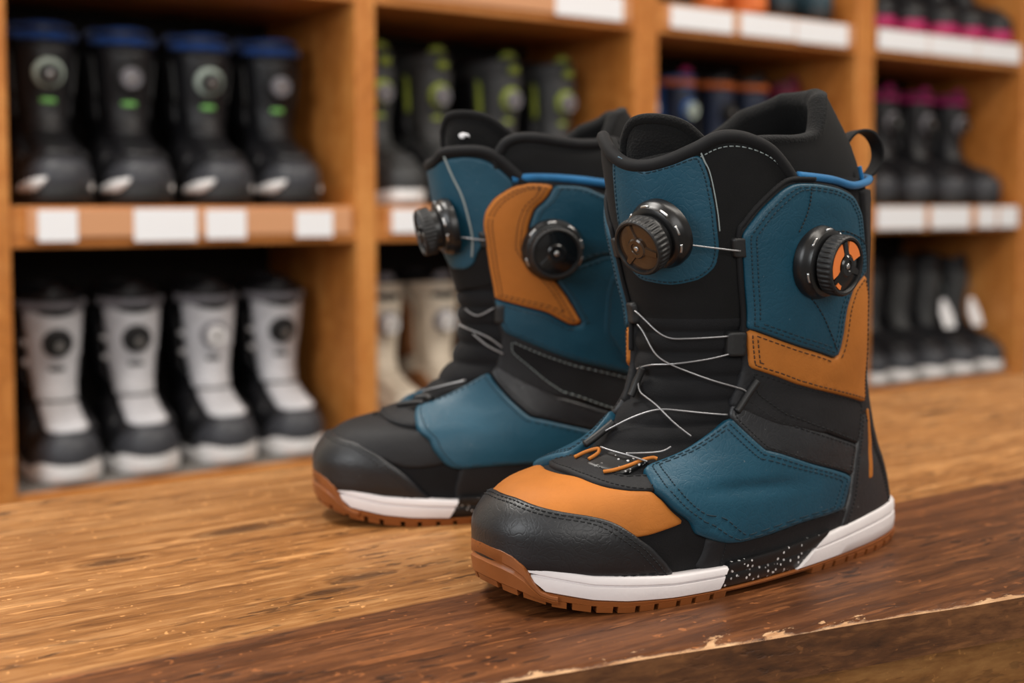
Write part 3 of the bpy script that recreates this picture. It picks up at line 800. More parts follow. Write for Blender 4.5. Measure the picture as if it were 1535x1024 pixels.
for sd, f in ((1, lambda q: np.array(q, float)), (-1, lambda q: mir(q))):
    panel(S1, 'cuff_backing', f(UNDER), M['black_matte'], front, .0020, .0026, edge=.0022)
    panel(S1, 'ankle_strap', f(STR1), M['black_matte'], front, .0024, .0022, puff=.0005, stitch=(.0024,))
    panel(S1, 'ankle_strap', f(STR2), M['black_leather'], front, .0020, .0022, puff=.0005, stitch=(.0024,))
    qo = panel(S1, 'quarter', QUART if sd > 0 else QUARTM, M['teal'], front, .0030, .0024, puff=.0005, stitch=(.0030, .0056), smat=M['thread_teal'], deform=crease if sd > 0 else None); qo['label'] = 'teal leather quarter panel'
    ct = panel(S1, 'cuff_side', f(TAN), M['tan'], front, .0044, .0024, puff=.0006, stitch=(.0026, (.0052, lambda q: abs(q[0]-.067) < .125 and q[1] < .59)), smat=M['thread_tan']); ct['label'] = 'tan lower cuff panel'
    cq = panel(S1, 'cuff_side', f(TEAL), M['teal'], front, .0046, .0028, puff=.0012, stitch=(.0034, .0060), smat=M['thread_teal']); cq['label'] = 'teal upper cuff panel'
    mb = MB(); surf_tube(S1, mb, f([(.168, .52), (.1665, .60), (.1675, .70), (.170, .785), (.178, .812), (.194, .848), (.218, .893), (.235, .914), (.2633, .918)]), .0046, .0017, 8)
    mb.build('cuff_piping', M['binding'], cq)
    if sd > 0:
        mb = MB()
        for ln in ([(.2525, .8938), (.2510, .865), (.2467, .8313), (.240, .800), (.2358, .785)], [(.285, .7875), (.300, .787), (.3142, .7788), (.332, .765), (.3467, .745)], [(.2483, .63), (.258, .607), (.2692, .5775), (.280, .545), (.2892, .5138)]):
            mb = MB(); q = resample(dense(ln, 8)*[SU, SV], .0034, False)/[SU, SV]
            for k in range(len(q)-1):
                g = np.array([q[k], q[k]*.35+q[k+1]*.65]); mb.tube(S1.at(g[:, 0], g[:, 1], np.full(2, .0088)), .00045, 5)
            mb.build('stitching', M['thread'], cq)
# collar flap of the shell and its rolled rim
CTOP = [(-0.12, 0.887), (-0.108, 0.952), (-0.092, 0.999), (-0.066, 1.013), (-0.0417, 0.9995), (0.0117, 0.9483), (0.0533, 0.9357), (0.0917, 0.9495), (0.13, 0.9808), (0.1533, 1.0045), (0.1725, 1.0133), (0.1942, 1.0095), (0.2167, 0.9895), (0.2317, 0.9507), (0.2425, 0.9033), (0.247, 0.857)]
colr = panel(S1, 'collar', [(-.125, .58)]+CTOP+[(.250, .58)], M['neoprene'], front, .0004, .0016, puff=.0014, dip=.008)
mb = MB(); surf_tube(S1, mb, CTOP, [.0005]*16, .0044, 10); mb.build('collar_rim', M['binding'], colr)
q = dense([(a, b-.022) for a, b in CTOP[7:]], 10); q = resample(q*[SU, SV], .0030, False)/[SU, SV]; mb = MB()
for k in range(len(q)-1):
    g = np.array([q[k], q[k]*.35+q[k+1]*.65]); mb.tube(S1.at(g[:, 0], g[:, 1], np.full(2, .0027)), .0004, 5)
mb.build('stitching', M['thread_pale'], colr)
SHL = [(.0533, .9255), (.0917, .9420), (.1335, .973), (.1417, .9225), (.1467, .84), (.1475, .7475), (.14, .7025), (.1175, .6737), (.075, .6613)]
shield = SHL+[(opp(a)*1.0, b) for a, b in SHL[::-1]]
shield = [(a, b) for a, b in shield]; shield = SHL+[(.134-a, b) for a, b in SHL[7:0:-1]]
sh = panel(S1, 'tongue_shield', shield, M['teal'], front, .0020, .0016, edge=.0012, stitch=(.0026,), smat=M['thread_teal'], rounds=.006); sh['label'] = 'teal leather tongue shield'
mb = MB(); surf_tube(S1, mb, [(.1345, .973), (.1380, .95), (.1425, .9225), (.1475, .84), (.1484, .79)], .0030, .0006, 6); mb.build('worn_edge', M['thread_pale'], sh)['label'] = 'pale worn edge'
dial(S1, front, .070, .785, .0040, 'smoked brown lacing dial', .0186, face='brown', tilt=(0, -.50, -.12), stem=.005)
dial(S1, front, .2617, .71, .0082, 'black lacing dial with orange inlays', .0198, inlay=((math.pi*.13, math.pi*.49, .80, .40), (math.pi*.66, math.pi*1.17, .80, .40), (math.pi*1.29, math.pi*1.40, .80, .66)), tilt=(-.18, 0, 0), stem=.002)
# lace wires
mb = MB(); LH = .0062
WIRES = [[(.095, .7675), (.1667, .745)],
 [(-.005, .607), (.0075, .5975), (.04, .5663), (.0642, .5525), (.0958, .5525), (.1467, .5563)],
 [(.0, .575), (.015, .56), (.04, .52), (.0708, .4988), (.1233, .4738), (.1733, .4525), (.1825, .44)],
 [(.0, .485), (.0317, .4975), (.0708, .5025), (.1208, .5125), (.1557, .5238)],
 [(.010, .46), (.0233, .4413), (.0633, .4175), (.105, .3862), (.1408, .3563)],
 [(.0, .35), (.0325, .3862), (.0675, .4088), (.1033, .41), (.1683, .4012)],
 [(.0825, .3075), (.1192, .3163), (.1275, .3312)],
 [(.03, .318), (.0867, .3038), (.125, .2875)]]
for k, wv in enumerate(WIRES):
    mb = MB(); surf_tube(S1, mb, wv, [.0105, .0088] if k == 0 else LH, .00062, 6); mb.build('lace_wire', M['wire'], front)
for (uu, vv, nm) in ((.158, .541, 'g'), (.166, .752, 'g'), (-.022, .60, 'g'), (-.03, .752, 'g')):
    w_ = .013 if vv < .7 else .006
    panel(S1, 'lace_guide', [(uu-w_, vv-.026), (uu-w_, vv+.024), (uu+.014, vv+.024), (uu+.014, vv-.026)], M['rubber'], front, .003, .004, edge=.0012, rounds=.002, step=.003)
for (uu, vv) in ((.010, .46), (.186, .437), (.0, .345)):
    mb = MB(); surf_tube(S1, mb, [(uu-.008, vv-.03), (uu-.004, vv), (uu+.004, vv+.03)], .006, .0026, 8); mb.build('lace_guide', M['rubber'], front)
# throat tab with speckled print and two tan loops
tb = panel(S1, 'throat_tab', [(.035, .283), (.115, .262), (.118, .305), (.045, .325)], M['speckle'], front, .0022, .0012, step=.003, rounds=.002)
mb = MB(); surf_tube(S1, mb, [(.088, .262), (.098, .268), (.107, .282), (.112, .297), (.120, .305), (.128, .302)], .0042, .0012, 6)
surf_tube(S1, mb, [(.005, .288), (.008, .305), (.022, .318), (.034, .308), (.036, .290)], .0042, .0012, 6)
mb.build('lace_loop', M['tan'], tb)['label'] = 'tan lace loops'
mb = MB(); surf_tube(S1, mb, [(.245, .925), (.29, .918), (.33, .905), (.37, .915), (.42, .93), (.5, .935), (.58, .93), (.65, .91)], .0030, .0027, 8)
surf_tube(S1, mb, [(.372, .965), (.372, .945), (.374, .92)], .001, .0015, 8)
mb.build('cuff_lining', M['blue_trim'], front)['label'] = 'blue cuff lining edge'
strap_loop(front, [(.044, .014, .262), (.043, .015, .280), (.034, .017, .2925), (.021, .018, .2945), (.011, .018, .288), (.008, .018, .277), (.013, .017, .267), (.026, .015, .259)], .013, M['binding'], (.15, 1, .05))
sole(S1, front)

# ---- rear boot: its inner side faces the camera
rear = thing('snowboard_boot', 'teal, tan and black snowboard boot behind its pair, black vamp and tan cuff corner', 'boot', (.15, 1.07, 0), R(180+16), 'pair of teal snowboard boots on the bench')
S2 = Surf(-1)
mz = lambda q, c=-.03: [(c-a if abs(a) < .19 else -a+(c*max(0, (.5-abs(a))/.31)), b) for a, b in q]
flip = lambda q: [(-a, b) for a, b in q]
body(S2, rear, -.044); liner(S2, rear, -1); liner_tongue(S2, rear, -.105, .075, 1.105)
CAP2 = [(-.0, .178), (-.0317, .1762), (-.095, .1688), (-.1375, .1413), (-.1683, .1087), (-.1833, .08), (-.195, .0488), (-.206, .0)]
panel(S2, 'toe_cap', CAP2+[(-a, b) for a, b in CAP2[:0:-1]], M['toe'], rear, .0022, .0020, puff=.0006, stitch=(.0030, .0055))
VL2 = flip(VL)
panel(S2, 'vamp', VL2+[(-a, b) for a, b in VL2[::-1]], M['black_matte'], rear, .0006, .0016, puff=.0006)
panel(S2, 'throat_piece', [(-.02, .262), (-.0683, .25), (-.1158, .2375), (-.135, .235), (-.15, .235), (-.10, .285), (-.08, .29), (-.0467, .30), (-.01, .302), (.03, .30), (.06, .262)], M['black_matte'], rear, .0012, .0018, stitch=(.0022,))
Q2 = [(-.0675, .2988), (-.1242, .4113), (-.3017, .2137), (-.3308, .16), (-.318, .11), (-.2633, .118), (-.2433, .1062), (-.23, .1075), (-.2192, .1225), (-.185, .19)]
S21 = [(-.1347, .4963), (-.2967, .3975), (-.345, .365), (-.345, .255), (-.2992, .2918), (-.1405, .458)]
S22 = [(-.1405, .456), (-.2983, .29), (-.345, .252), (-.345, .17), (-.3025, .215), (-.1267, .4113)]
CLOW = [(-.1125, .5887), (-.1217, .5825), (-.1917, .5525), (-.225, .5188), (-.2408, .5212), (-.2225, .585), (-.206, .6362), (-.215, .655), (-.27, .70), (-.345, .70), (-.36, .60), (-.355, .42), (-.345, .37), (-.2983, .3990), (-.1277, .507), (-.1158, .56)]
CTAN = [(-.1192, .7988), (-.1125, .5915), (-.1217, .5855), (-.1917, .5555), (-.225, .5218), (-.2395, .5242), (-.2205, .585), (-.2050, .6362), (-.1867, .6713), (-.1742, .725), (-.1825, .7925), (-.1925, .84), (-.2092, .87), (-.2208, .9113), (-.1908, .915), (-.1692, .9025), (-.1417, .8688), (-.1258, .8337)]
CUP = [(-.2215, .9113), (-.2542, .9075), (-.2775, .88), (-.300, .86), (-.325, .80), (-.345, .702), (-.27, .702), (-.2155, .6575), (-.2065, .640), (-.188, .6733), (-.1757, .725), (-.1840, .7915), (-.1937, .839), (-.2105, .869)]
UND2 = [(-.115, .80), (-.108, .59), (-.112, .545), (-.122, .50), (-.13, .42), (-.30, .30), (-.37, .34), (-.37, .62), (-.353, .70), (-.333, .80), (-.305, .87), (-.28, .892), (-.256, .917), (-.22, .922), (-.19, .924), (-.166, .911), (-.137, .874), (-.121, .837)]
for sd, f in ((1, lambda q: q), (-1, lambda q: mz(q))):
    fl_ = (lambda q: q) if sd > 0 else (lambda q: [(-a, b) for a, b in q])
    panel(S2, 'side_rand', fl_([(-.2300, .0), (-.2340, .06), (-.2385, .118), (-.2633, .128), (-.30, .135), (-.345, .13), (-.375, .10), (-.36, .0), (-.30, .0)]), M['black_matte'], rear, .0008, .0018)
    panel(S2, 'heel_counter', fl_([(-.335, .40), (-.3925, .3675), (-.4108, .2963), (-.425, .19), (-.44, .0875), (-.45, .0), (-.33, .0), (-.3325, .0663), (-.335, .1388), (-.335, .235)]), M['black_leather'], rear, .0034, .0026)
    panel(S2, 'cuff_backing', f(UND2), M['black_matte'], rear, .0020, .0026, edge=.0022)
    panel(S2, 'ankle_strap', f(S21), M['black_fabric'], rear, .0024, .0022, puff=.0005, stitch=(.0024,), smat=M['thread_pale'])
    panel(S2, 'ankle_strap', f(S22), M['black_leather'], rear, .0020, .0022, puff=.0005, stitch=(.0024,))
    panel(S2, 'quarter', Q2 if sd > 0 else flip(Q2), M['teal'], rear, .0030, .0024, puff=.0005, stitch=(.0030,), smat=M['thread_teal'])['label'] = 'teal leather quarter panel'
    panel(S2, 'cuff_side', f(CLOW), M['teal'], rear, .0042, .0024, puff=.0008, stitch=(.0030,), smat=M['thread_teal'])['label'] = 'teal lower cuff panel'
    panel(S2, 'cuff_side', f(CTAN), M['tan'], rear, .0048, .0026, puff=.0010, stitch=(.0032, .0056), smat=M['thread_tan'])['label'] = 'tan cuff corner panel'
    cq = panel(S2, 'cuff_side', f(CUP), M['teal'], rear, .0046, .0024, puff=.0008, stitch=(.0034,), smat=M['thread_teal']); cq['label'] = 'teal upper cuff panel'
    if sd > 0:
        ov = panel(S2, 'cuff_overlay', [(-.262, .50), (-.267, .60), (-.276, .645), (-.30, .672), (-.345, .67), (-.352, .45), (-.33, .405), (-.30, .42)], M['teal'], rear, .0062, .0016, stitch=(.0026,), smat=M['thread_teal']); ov['label'] = 'teal overlay on the cuff'
panel(S2, 'back_stay', [(.36, .37), (.365, .62), (.36, .70), (.35, .80), (.34, .88), (.66, .88), (.65, .80), (.64, .70), (.635, .62), (.64, .37), (.57, .19), (.56, .0), (.44, .0), (.43, .19)], M['black_matte'], rear, .0030, .0018)
CTOP2 = [(.10, .60), (.085, .90), (.07, .95), (.03, .965), (-.0292, .975), (-.06, 1.0), (-.1025, 1.0075), (-.135, 1.0063), (-.155, .9888), (-.17, .9563), (-.1808, .925), (-.183, .90)]
colr = panel(S2, 'collar', [(-.16, .60)]+[(-.183, .90)]+[(-.15, .985), (-.1575, .9975), (-.1692, 1.0288), (-.1908, 1.0463), (-.2158, 1.0488), (-.24, 1.0425), (-.2625, 1.0388), (-.2842, 1.042), (-.32, 1.05), (-.345, 1.0), (-.35, .90), (-.345, .80)], M['neoprene'], rear, -.0010, .0022, puff=.0016, dip=.008)
mb = MB(); surf_tube(S2, mb, [(-.150, .955), (-.1525, .9855), (-.1692, 1.0288), (-.1908, 1.0463), (-.2158, 1.0488), (-.24, 1.0425), (-.2625, 1.0388), (-.2842, 1.042), (-.32, 1.05), (-.345, 1.0), (-.35, .90)], .0006, .0042, 10); mb.build('collar_rim', M['binding'], colr)
SH2 = [(.075, .93), (.03, .948), (-.0292, .956), (-.06, .980), (-.1025, .989), (-.130, .986), (-.148, .970), (-.162, .940), (-.172, .91), (-.15, .83), (-.12, .75), (-.098, .7125), (-.0858, .6788), (-.066, .665), (-.02, .665), (.01, .70), (.03, .80)]
tp = panel(S2, 'tongue_piece', CTOP2+[(-.15, .70), (-.11, .62), (-.0, .60)], M['neoprene'], rear, .0012, .0018, dip=.008)
mb = MB(); surf_tube(S2, mb, CTOP2[1:], .0022, .0042, 10); mb.build('collar_rim', M['binding'], tp)
sh = panel(S2, 'tongue_shield', SH2, M['teal'], rear, .0030, .0016, edge=.0012, rounds=.005); sh['label'] = 'teal leather tongue shield'
mb = MB(); surf_tube(S2, mb, [(-.0667, .99), (-.078, .93), (-.0908, .8688), (-.096, .80), (-.095, .75), (-.0867, .7013)], .0050, .0009, 6); mb.build('worn_edge', M['thread_pale'], sh)['label'] = 'pale worn edge'
dial(S2, rear, -.045, .79, .0046, 'black lacing dial seen edge on', .0186, tilt=(0, -.48, 0), stem=.0045)
dial(S2, rear, -.2083, .72, .0066, 'black lacing dial', .0200)
mb = MB()
for wv, h_ in (([(-.075, .765), (-.1192, .753)], [.0105, .0085]), ([(-.05, .56), (-.08, .545), (-.112, .565)], .0062), ([(-.07, .50), (-.10, .475), (-.135, .455)], .0062), ([(-.03, .52), (-.09, .50), (-.13, .47)], .0062), ([(-.03, .34), (-.06, .36), (-.10, .385)], .0062)):
    mb = MB(); surf_tube(S2, mb, wv, h_, .0006, 6); mb.build('lace_wire', M['wire'], rear)
for (uu, vv) in ((-.118, .752), (-.122, .55)):
    panel(S2, 'lace_guide', [(uu-.010, vv-.024), (uu-.010, vv+.024), (uu+.010, vv+.024), (uu+.010, vv-.024)], M['rubber'], rear, .003, .004, edge=.0012, rounds=.002, step=.003)
mb = MB(); surf_tube(S2, mb, [(-.04, .318), (-.06, .328), (-.078, .322)], .0058, .0028, 8); surf_tube(S2, mb, [(-.02, .29), (-.045, .305), (-.07, .312)], .0048, .0020, 8); mb.build('lace_guide', M['rubber'], rear)
mb = MB(); surf_tube(S2, mb, [(-.17, .925), (-.20, .932), (-.24, .930), (-.28, .92), (-.33, .905), (-.4, .91), (-.5, .915)], .0030, .0032, 8)
mb.build('cuff_lining', M['blue_trim'], rear)['label'] = 'blue cuff lining edge'
tg = panel(S2, 'tongue_logo', [(-.092, 1.040), (-.090, 1.050), (-.100, 1.056), (-.112, 1.052), (-.114, 1.042), (-.106, 1.047), (-.100, 1.038)], M['card'], rear, -.0046, .0008, edge=.0006, rounds=.001, step=.002); tg['label'] = 'small silver mountain print'
strap_loop(rear, [(.044, .014, .262), (.043, .015, .280), (.034, .017, .2925), (.021, .018, .2945), (.011, .018, .288), (.008, .018, .277), (.013, .017, .267), (.026, .015, .259)], .013, M['binding'], (.15, 1, .05))
sole(S2, rear, .040)
# ------------------------------------------------------------------ boots in the shelving
KB = KN.copy()
for r_ in KB:
    v_ = r_[0]
    r_[2] += np.interp(v_, [0, .1, .15, .2, .26, .32, .38, .46, .6], [0, .003, .008, .012, .014, .012, .009, .003, 0])
    r_[1] -= np.interp(v_, [.3, .5, 1.0], [0, .012, .022])
    r_[5] += np.interp(v_, [0, .3, .6, 1], [0, .002, .003, .002])
def simple_body(S, parent, mat, vtop=1.02, nu=72, nv=60):
    u = np.linspace(-.5, .5, nu, endpoint=False); v = np.linspace(0, vtop, nv); U, V = np.meshgrid(u, v)
    P = S.at(U, V, fold_disp(U, V, 0)).reshape(-1, 3); F = []
    for j in range(nv-1):
        for i in range(nu):
            i2 = (i+1) % nu; F.append((j*nu+i, j*nu+i2, (j+1)*nu+i2, (j+1)*nu+i))
    F.append(tuple(range(nu-1, -1, -1)))
    return mesh_obj('upper', P, F, mat, parent)
def simple_liner(S, parent, mat, rim, vt0=1.03, vt1=1.12):
    nu = 56; u = np.linspace(0, 1, nu, endpoint=False)
    t = vt0+(vt1-vt0)*np.clip((np.abs(((u+.5) % 1)-.5)-.22)/.2, 0, 1)
    rows = [(.92+0*t, np.full(nu, -.001)), (t-.02, np.full(nu, -.001))]
    for a in np.linspace(0, math.pi, 6): rows.append((t+.014*math.sin(a), np.full(nu, -.0075+.0065*math.cos(a))))
    for k in (.3, .6, 1): rows.append((t-.4*k, np.full(nu, -.015)))
    V = []; F = []
    for vv, hh in rows: V += list(S.at(u, np.clip(vv, 0, 1.25), hh))
    for j in range(len(rows)-1):
        for i in range(nu):
            i2 = (i+1) % nu; F.append((j*nu+i, j*nu+i2, (j+1)*nu+i2, (j+1)*nu+i))
    F.append(tuple((len(rows)-1)*nu+i for i in range(nu)))
    mi = [0]*(nu*1)+[1]*(len(F)-nu)
    return mesh_obj('liner', V, F, mat, parent, True, [mat, rim], mi)
def simple_sole(S, parent, mat, wavy=0.0, toe=0.0, gum=None):
    n = 90; P, Nn = outline(S, n); V = []; F = []
    ang = np.abs(np.linspace(-1, 1, n, endpoint=False)); ang = 1-ang                       # 0 at the toe ... 1 at the heel
    a = np.minimum(np.arange(n), n-np.arange(n))/(n/2)
    zt = z_wt(P[:, 0])+.002+wavy*np.sin(a*14)+toe*np.interp(a, [0, .10, .16, .22], [1, 1, .5, 0])
    zb0 = z_bot(P[:, 0])*.35
    for fr, out in ((0, -.012), (0, .005), (.2, .0075), (.6, .0080), (.92, .0070), (1, .005), (1, -.006)):
        V += list(np.stack([P[:, 0]+Nn[:, 0]*out, P[:, 1]+Nn[:, 1]*out, zb0+(zt-zb0)*fr], -1))
    for r in range(6):
        for i in range(n):
            j = (i+1) % n; F.append((r*n+i, r*n+j, (r+1)*n+j, (r+1)*n+i))
    F.append(tuple(range(n-1, -1, -1)))
    o = mesh_obj('sole', V, F, mat, parent)
    # dark tread blocks under the sole
    mb = MB()
    for k in range(2, n-2, 3):
        p = P[k]; q = P[(k+2) % n]; c = P.mean(0)
        i0 = p+(c-p)*.18; i1 = q+(c-q)*.18; z0 = z_bot(p[0])*.35; 
        mb.add([(p[0], p[1], z0-.0), (q[0], q[1], z0), (i1[0], i1[1], z0), (i0[0], i0[1], z0), (p[0], p[1], z0+.002), (q[0], q[1], z0+.002), (i1[0], i1[1], z0+.002), (i0[0], i0[1], z0+.002)],
               [(3, 2, 1, 0), (0, 1, 5, 4), (1, 2, 6, 5), (2, 3, 7, 6), (3, 0, 4, 7)])
    return o
def simple_dial(S, parent, u, v, ring, face, r=.021):
    fr = frame_at(S, u, v, .004); n = 28
    mb = MB(); mb.lathe([(r*1.15, -.004), (r*1.18, .002), (r*1.05, .006), (r*.8, .007)], fr, n); b = mb.build('dial_base', ring, parent, angle=40)
    mb = MB(); mb.lathe([(r*.80, .005), (r*.84, .009), (r*.84, .017), (r*.76, .019), (r*.66, .0185)], fr, n); mb.build('dial_knob', face, b, angle=40)
    mb = MB(); mb.lathe([(r*.30, .0170), (r*.30, .0200), (r*.2, .0206)], fr, 16); mb.build('dial_hub', M['steel'], b, angle=40)
def pn(S, name, uv, mat, parent, off=.001, th=.002, **k):
    return panel(S, name, uv, mat, parent, off, th, step=k.pop('step', .012), edge=.002, rings=False, **k)
def sym(h): return h+[(-a, b) for a, b in h[::-1]]
BM = {}
BM['black'] = leather('shelf_black', lin(26, 26, 29), .45, .3); BM['toe'] = leather('shelf_toe_grey', lin(58, 59, 64), .5, .25)
BM['charcoal'] = leather('shelf_charcoal', lin(58, 59, 60), .6, .25); BM['pale'] = leather('shelf_pale_grey', lin(200, 199, 203), .6, .2)
BM['white'] = plain('shelf_white_rubber', lin(226, 224, 224), .5); BM['cream'] = leather('shelf_cream', lin(206, 194, 176), .65, .2)
BM['brown'] = leather('shelf_brown', lin(128, 84, 50), .6, .2); BM['blue'] = fabric('shelf_blue', lin(26, 66, 132), .8)
BM['lime'] = fabric('shelf_lime', lin(138, 152, 56), .8); BM['green'] = plain('shelf_green_tab', lin(120, 190, 96), .5)
BM['mint'] = plain('shelf_mint_ring', lin(176, 190, 180), .35); BM['magenta'] = fabric('shelf_magenta', lin(170, 26, 104), .7)
BM['orange'] = leather('shelf_orange', lin(214, 112, 52), .6, .2); BM['navy'] = leather('shelf_navy', lin(30, 40, 62), .5, .25)
BM['petrol'] = leather('shelf_petrol', lin(36, 58, 68), .5, .25); BM['burgundy'] = leather('shelf_burgundy', lin(110, 24, 52), .6, .2)
BM['skyblue'] = leather('shelf_sky_blue', lin(54, 96, 160), .6, .2); BM['grey'] = fabric('shelf_grey_lining', lin(120, 118, 124), .8)
BM['dark'] = plain('shelf_dark_rubber', lin(24, 24, 25), .55); BM['maroon_sole'] = plain('shelf_magenta_rubber', lin(176, 34, 96), .5)
def shelf_boot(st):
    S = Surf(1, KB); root = thing('boot', '', 'boot')
    simple_body(S, root, BM[st['upper']]); simple_liner(S, root, BM[st.get('liner', 'black')], BM[st.get('rim', 'black')])
    simple_sole(S, root, BM[st['sole']], st.get('wavy', 0), st.get('bumper', 0))
    pn(S, 'toe_cap', sym([(.0, st.get('cap', .18)), (.08, st.get('cap', .18)-.006), (.15, .14), (.20, .09), (.215, .0)]), BM[st['toe']], root, .001, .003)
    if 'front' in st:
        pn(S, 'instep_panel', [(-.10, .22), (-.06, .205), (.06, .205), (.10, .22), (.115, .40), (-.115, .40)], BM[st.get('instep', st['front'])], root, .002, .003)
        pn(S, 'shin_panel', [(-.125, .41), (.125, .41), (.14, .62), (.155, .94), (.09, .925), (0, .90), (-.09, .925), (-.155, .94), (-.14, .62)], BM[st['front']], root, .002, .003)
    for s_ in (1, -1):
        pn(S, 'side_cuff', [(s_*a, b) for a, b in [(.165, .50), (.30, .44), (.40, .45), (.41, .80), (.35, .92), (.23, .93), (.175, .84)]], BM[st.get('side', 'black')], root, .002, .0035)
        pn(S, 'quarter', [(s_*a, b) for a, b in [(.13, .28), (.16, .40), (.37, .30), (.38, .03), (.24, .03), (.21, .15)]], BM[st.get('quarter', 'black')], root, .0015, .003)
    if 'collar' in st:
        pn(S, 'collar_band', sym([(.0, .985), (.10, .99), (.19, 1.0), (.20, .95), (.12, .935), (.0, .925)][::1]) if st.get('collar_front') else [(-.2, 1.01), (-.1, .992), (0, .985), (.1, .992), (.2, 1.01), (.2, .955), (.1, .935), (0, .93), (-.1, .935), (-.2, .955)], BM[st['collar']], root, .003, .004)
    if 'tongue' in st:
        pn(S, 'liner_tongue', [(-.085, .93), (-.09, 1.03), (-.06, 1.075), (0, 1.09), (.06, 1.075), (.09, 1.03), (.085, .93)], BM[st['tongue']], root, -.010, .006)
    if 'slot' in st:
        pn(S, 'tongue_window', [(-.075, .915), (-.06, .958), (0, .964), (.06, .958), (.075, .915), (0, .895)], BM[st['slot']], root, .0052, .0012)
    if 'trim' in st:
        for s_ in (1, -1): pn(S, 'cuff_trim', [(s_*.150, .62), (s_*.160, .86), (s_*.185, .90), (s_*.178, .62)], BM[st['trim']], root, .0052, .0012)
    if 'tab' in st: pn(S, 'logo_tab', [(-.035, .570), (.035, .570), (.035, .600), (-.035, .600)], BM[st['tab']], root, .0052, .001)
    if 'top_tab' in st: pn(S, 'top_tab', [(-.02, .925), (.045, .925), (.05, .985), (-.02, .985)], BM[st['top_tab']], root, .0052, .002)
    if 'dial' in st: simple_dial(S, root, .0, st.get('dv', .74), BM[st['dial'][0]], BM[st['dial'][1]])
    if 'flash' in st:
        pn(S, 'toe_flash', [(-.21, .0), (-.21, .045), (-.13, .075), (-.05, .085), (-.06, .055), (-.11, .0)], BM[st['flash']], root, .0058, .0035)
        pn(S, 'toe_flash', [(.12, .0), (.13, .05), (.165, .075), (.18, .0)], BM[st['flash']], root, .0042, .0035)
    if 'hooks' in st:
        for vv in (.48, .60, .72, .83): pn(S, 'lace_hook', [(-.175, vv), (-.135, vv), (-.135, vv+.035), (-.175, vv+.035)], BM['white' if vv in (.60, .72) else 'black'], root, .004, .005)
    return root
def copy_boot(src):
    c = src.copy(); COL.objects.link(c)
    for ch in src.children:
        d = ch.copy(); COL.objects.link(d); d.parent = c
        for g in ch.children:
            e = g.copy(); COL.objects.link(e); e.parent = d
    return c
ORD = ['first', 'second', 'third', 'fourth', 'fifth']
def row(style, ts, z, text, group, yaw=0, sy=1.0, sz=1.0, back=.324, styles=None, labels=None, mods=None):
    src = None
    for i, t in enumerate(ts):
        if styles or src is None: o = shelf_boot(styles[i] if styles else style)
        else: o = copy_boot(src)
        if src is None: src = o
        p = SH(t, -back*1.0, z+.0008); o.location = p; o.scale = (1, sy, sz)
        o.rotation_euler = (0, 0, AL-math.pi/2+R(yaw+[.5, -.4, .6, -.5, .2][i % 5]))
        o['label'] = labels[i] if labels else text % ORD[i]; o['group'] = group
STY = dict(
 A=dict(upper='black', toe='toe', front='black', sole='dark', collar='blue', rim='blue', liner='black', flash='white', dial=('mint', 'dark'), tab='green', trim='charcoal'),
 B=dict(upper='black', toe='toe', front='pale', instep='pale', sole='white', bumper=.021, collar='grey', slot='dark', tongue='black', dial=('dark', 'dark'), tab='dark', hooks=1, rim='black', cap=.20),
 B2=dict(upper='black', toe='toe', front='pale', instep='pale', sole='white', bumper=.021, collar='grey', slot='dark', tongue='black', dial=('grey', 'white'), tab='dark', hooks=1, rim='black', cap=.20),
 C=dict(upper='charcoal', toe='charcoal', front='charcoal', sole='white', rim='black', tongue='lime', top_tab='lime', dial=('lime', 'grey'), tab='lime', trim='lime'),
 Dd=dict(upper='cream', toe='cream', front='cream', side='brown', quarter='brown', sole='white', collar='cream', slot='dark', tongue='grey', dial=('grey', 'white')),
 E=dict(upper='navy', toe='black', front='navy', side='black', sole='dark', collar='magenta', dial=('skyblue', 'white'), trim='orange', tongue='black'),
 E2=dict(upper='skyblue', toe='black', front='navy', side='skyblue', sole='dark', collar='orange', dial=('skyblue', 'mint'), tab='orange', tongue='magenta'),
 E3=dict(upper='black', toe='black', front='navy', side='black', sole='dark', collar='orange', dial=('dark', 'dark'), tongue='black'),
 E5=dict(upper='burgundy', toe='burgundy', front='burgundy', side='burgundy', quarter='burgundy', sole='dark', tongue='burgundy'),
 F=dict(upper='black', toe='toe', front='black', sole='dark', collar='magenta', rim='magenta', tongue='magenta', dial=('grey', 'dark'), trim='charcoal'),
 G=dict(upper='black', toe='toe', front='charcoal', instep='black', sole='white', wavy=.003, tongue='black', rim='black'),
 H=dict(upper='orange', toe='orange', front='black', sole='orange', quarter='orange'),
 H2=dict(upper='petrol', toe='petrol', front='black', sole='dark', quarter='petrol'),
 I=dict(upper='black', toe='black', front='black', sole='maroon_sole', bumper=.008, quarter='black'))
A2 = dict(STY['A'], dial=('dark', 'grey'))
row(None, [.108, .243, .378, .512], .242, '', 'blue-topped black boots', sy=1.01, yaw=-4, styles=[STY['A'], A2, STY['A'], A2],
    labels=['blue-topped black boot with a pale dial ring beside the end upright', 'blue-topped black boot with a dark dial between two with pale dial rings', 'blue-topped black boot with a pale dial ring, third in its row', 'blue-topped black boot with a dark dial, last in its row'])
row(None, [.113, .247, .381, .514], -.196, '', 'grey and white boots in the low bay', sy=1.0, yaw=-4, styles=[STY['B'], STY['B'], STY['B2'], STY['B']],
    labels=['white and black boot with dark dial, at the outer end of the low bay', 'white and black boot with dark dial, second from the outer end of the low bay',
            'white and black boot with a white dial in the low bay', 'white and black boot with dark dial, behind the rear teal boot toe'])
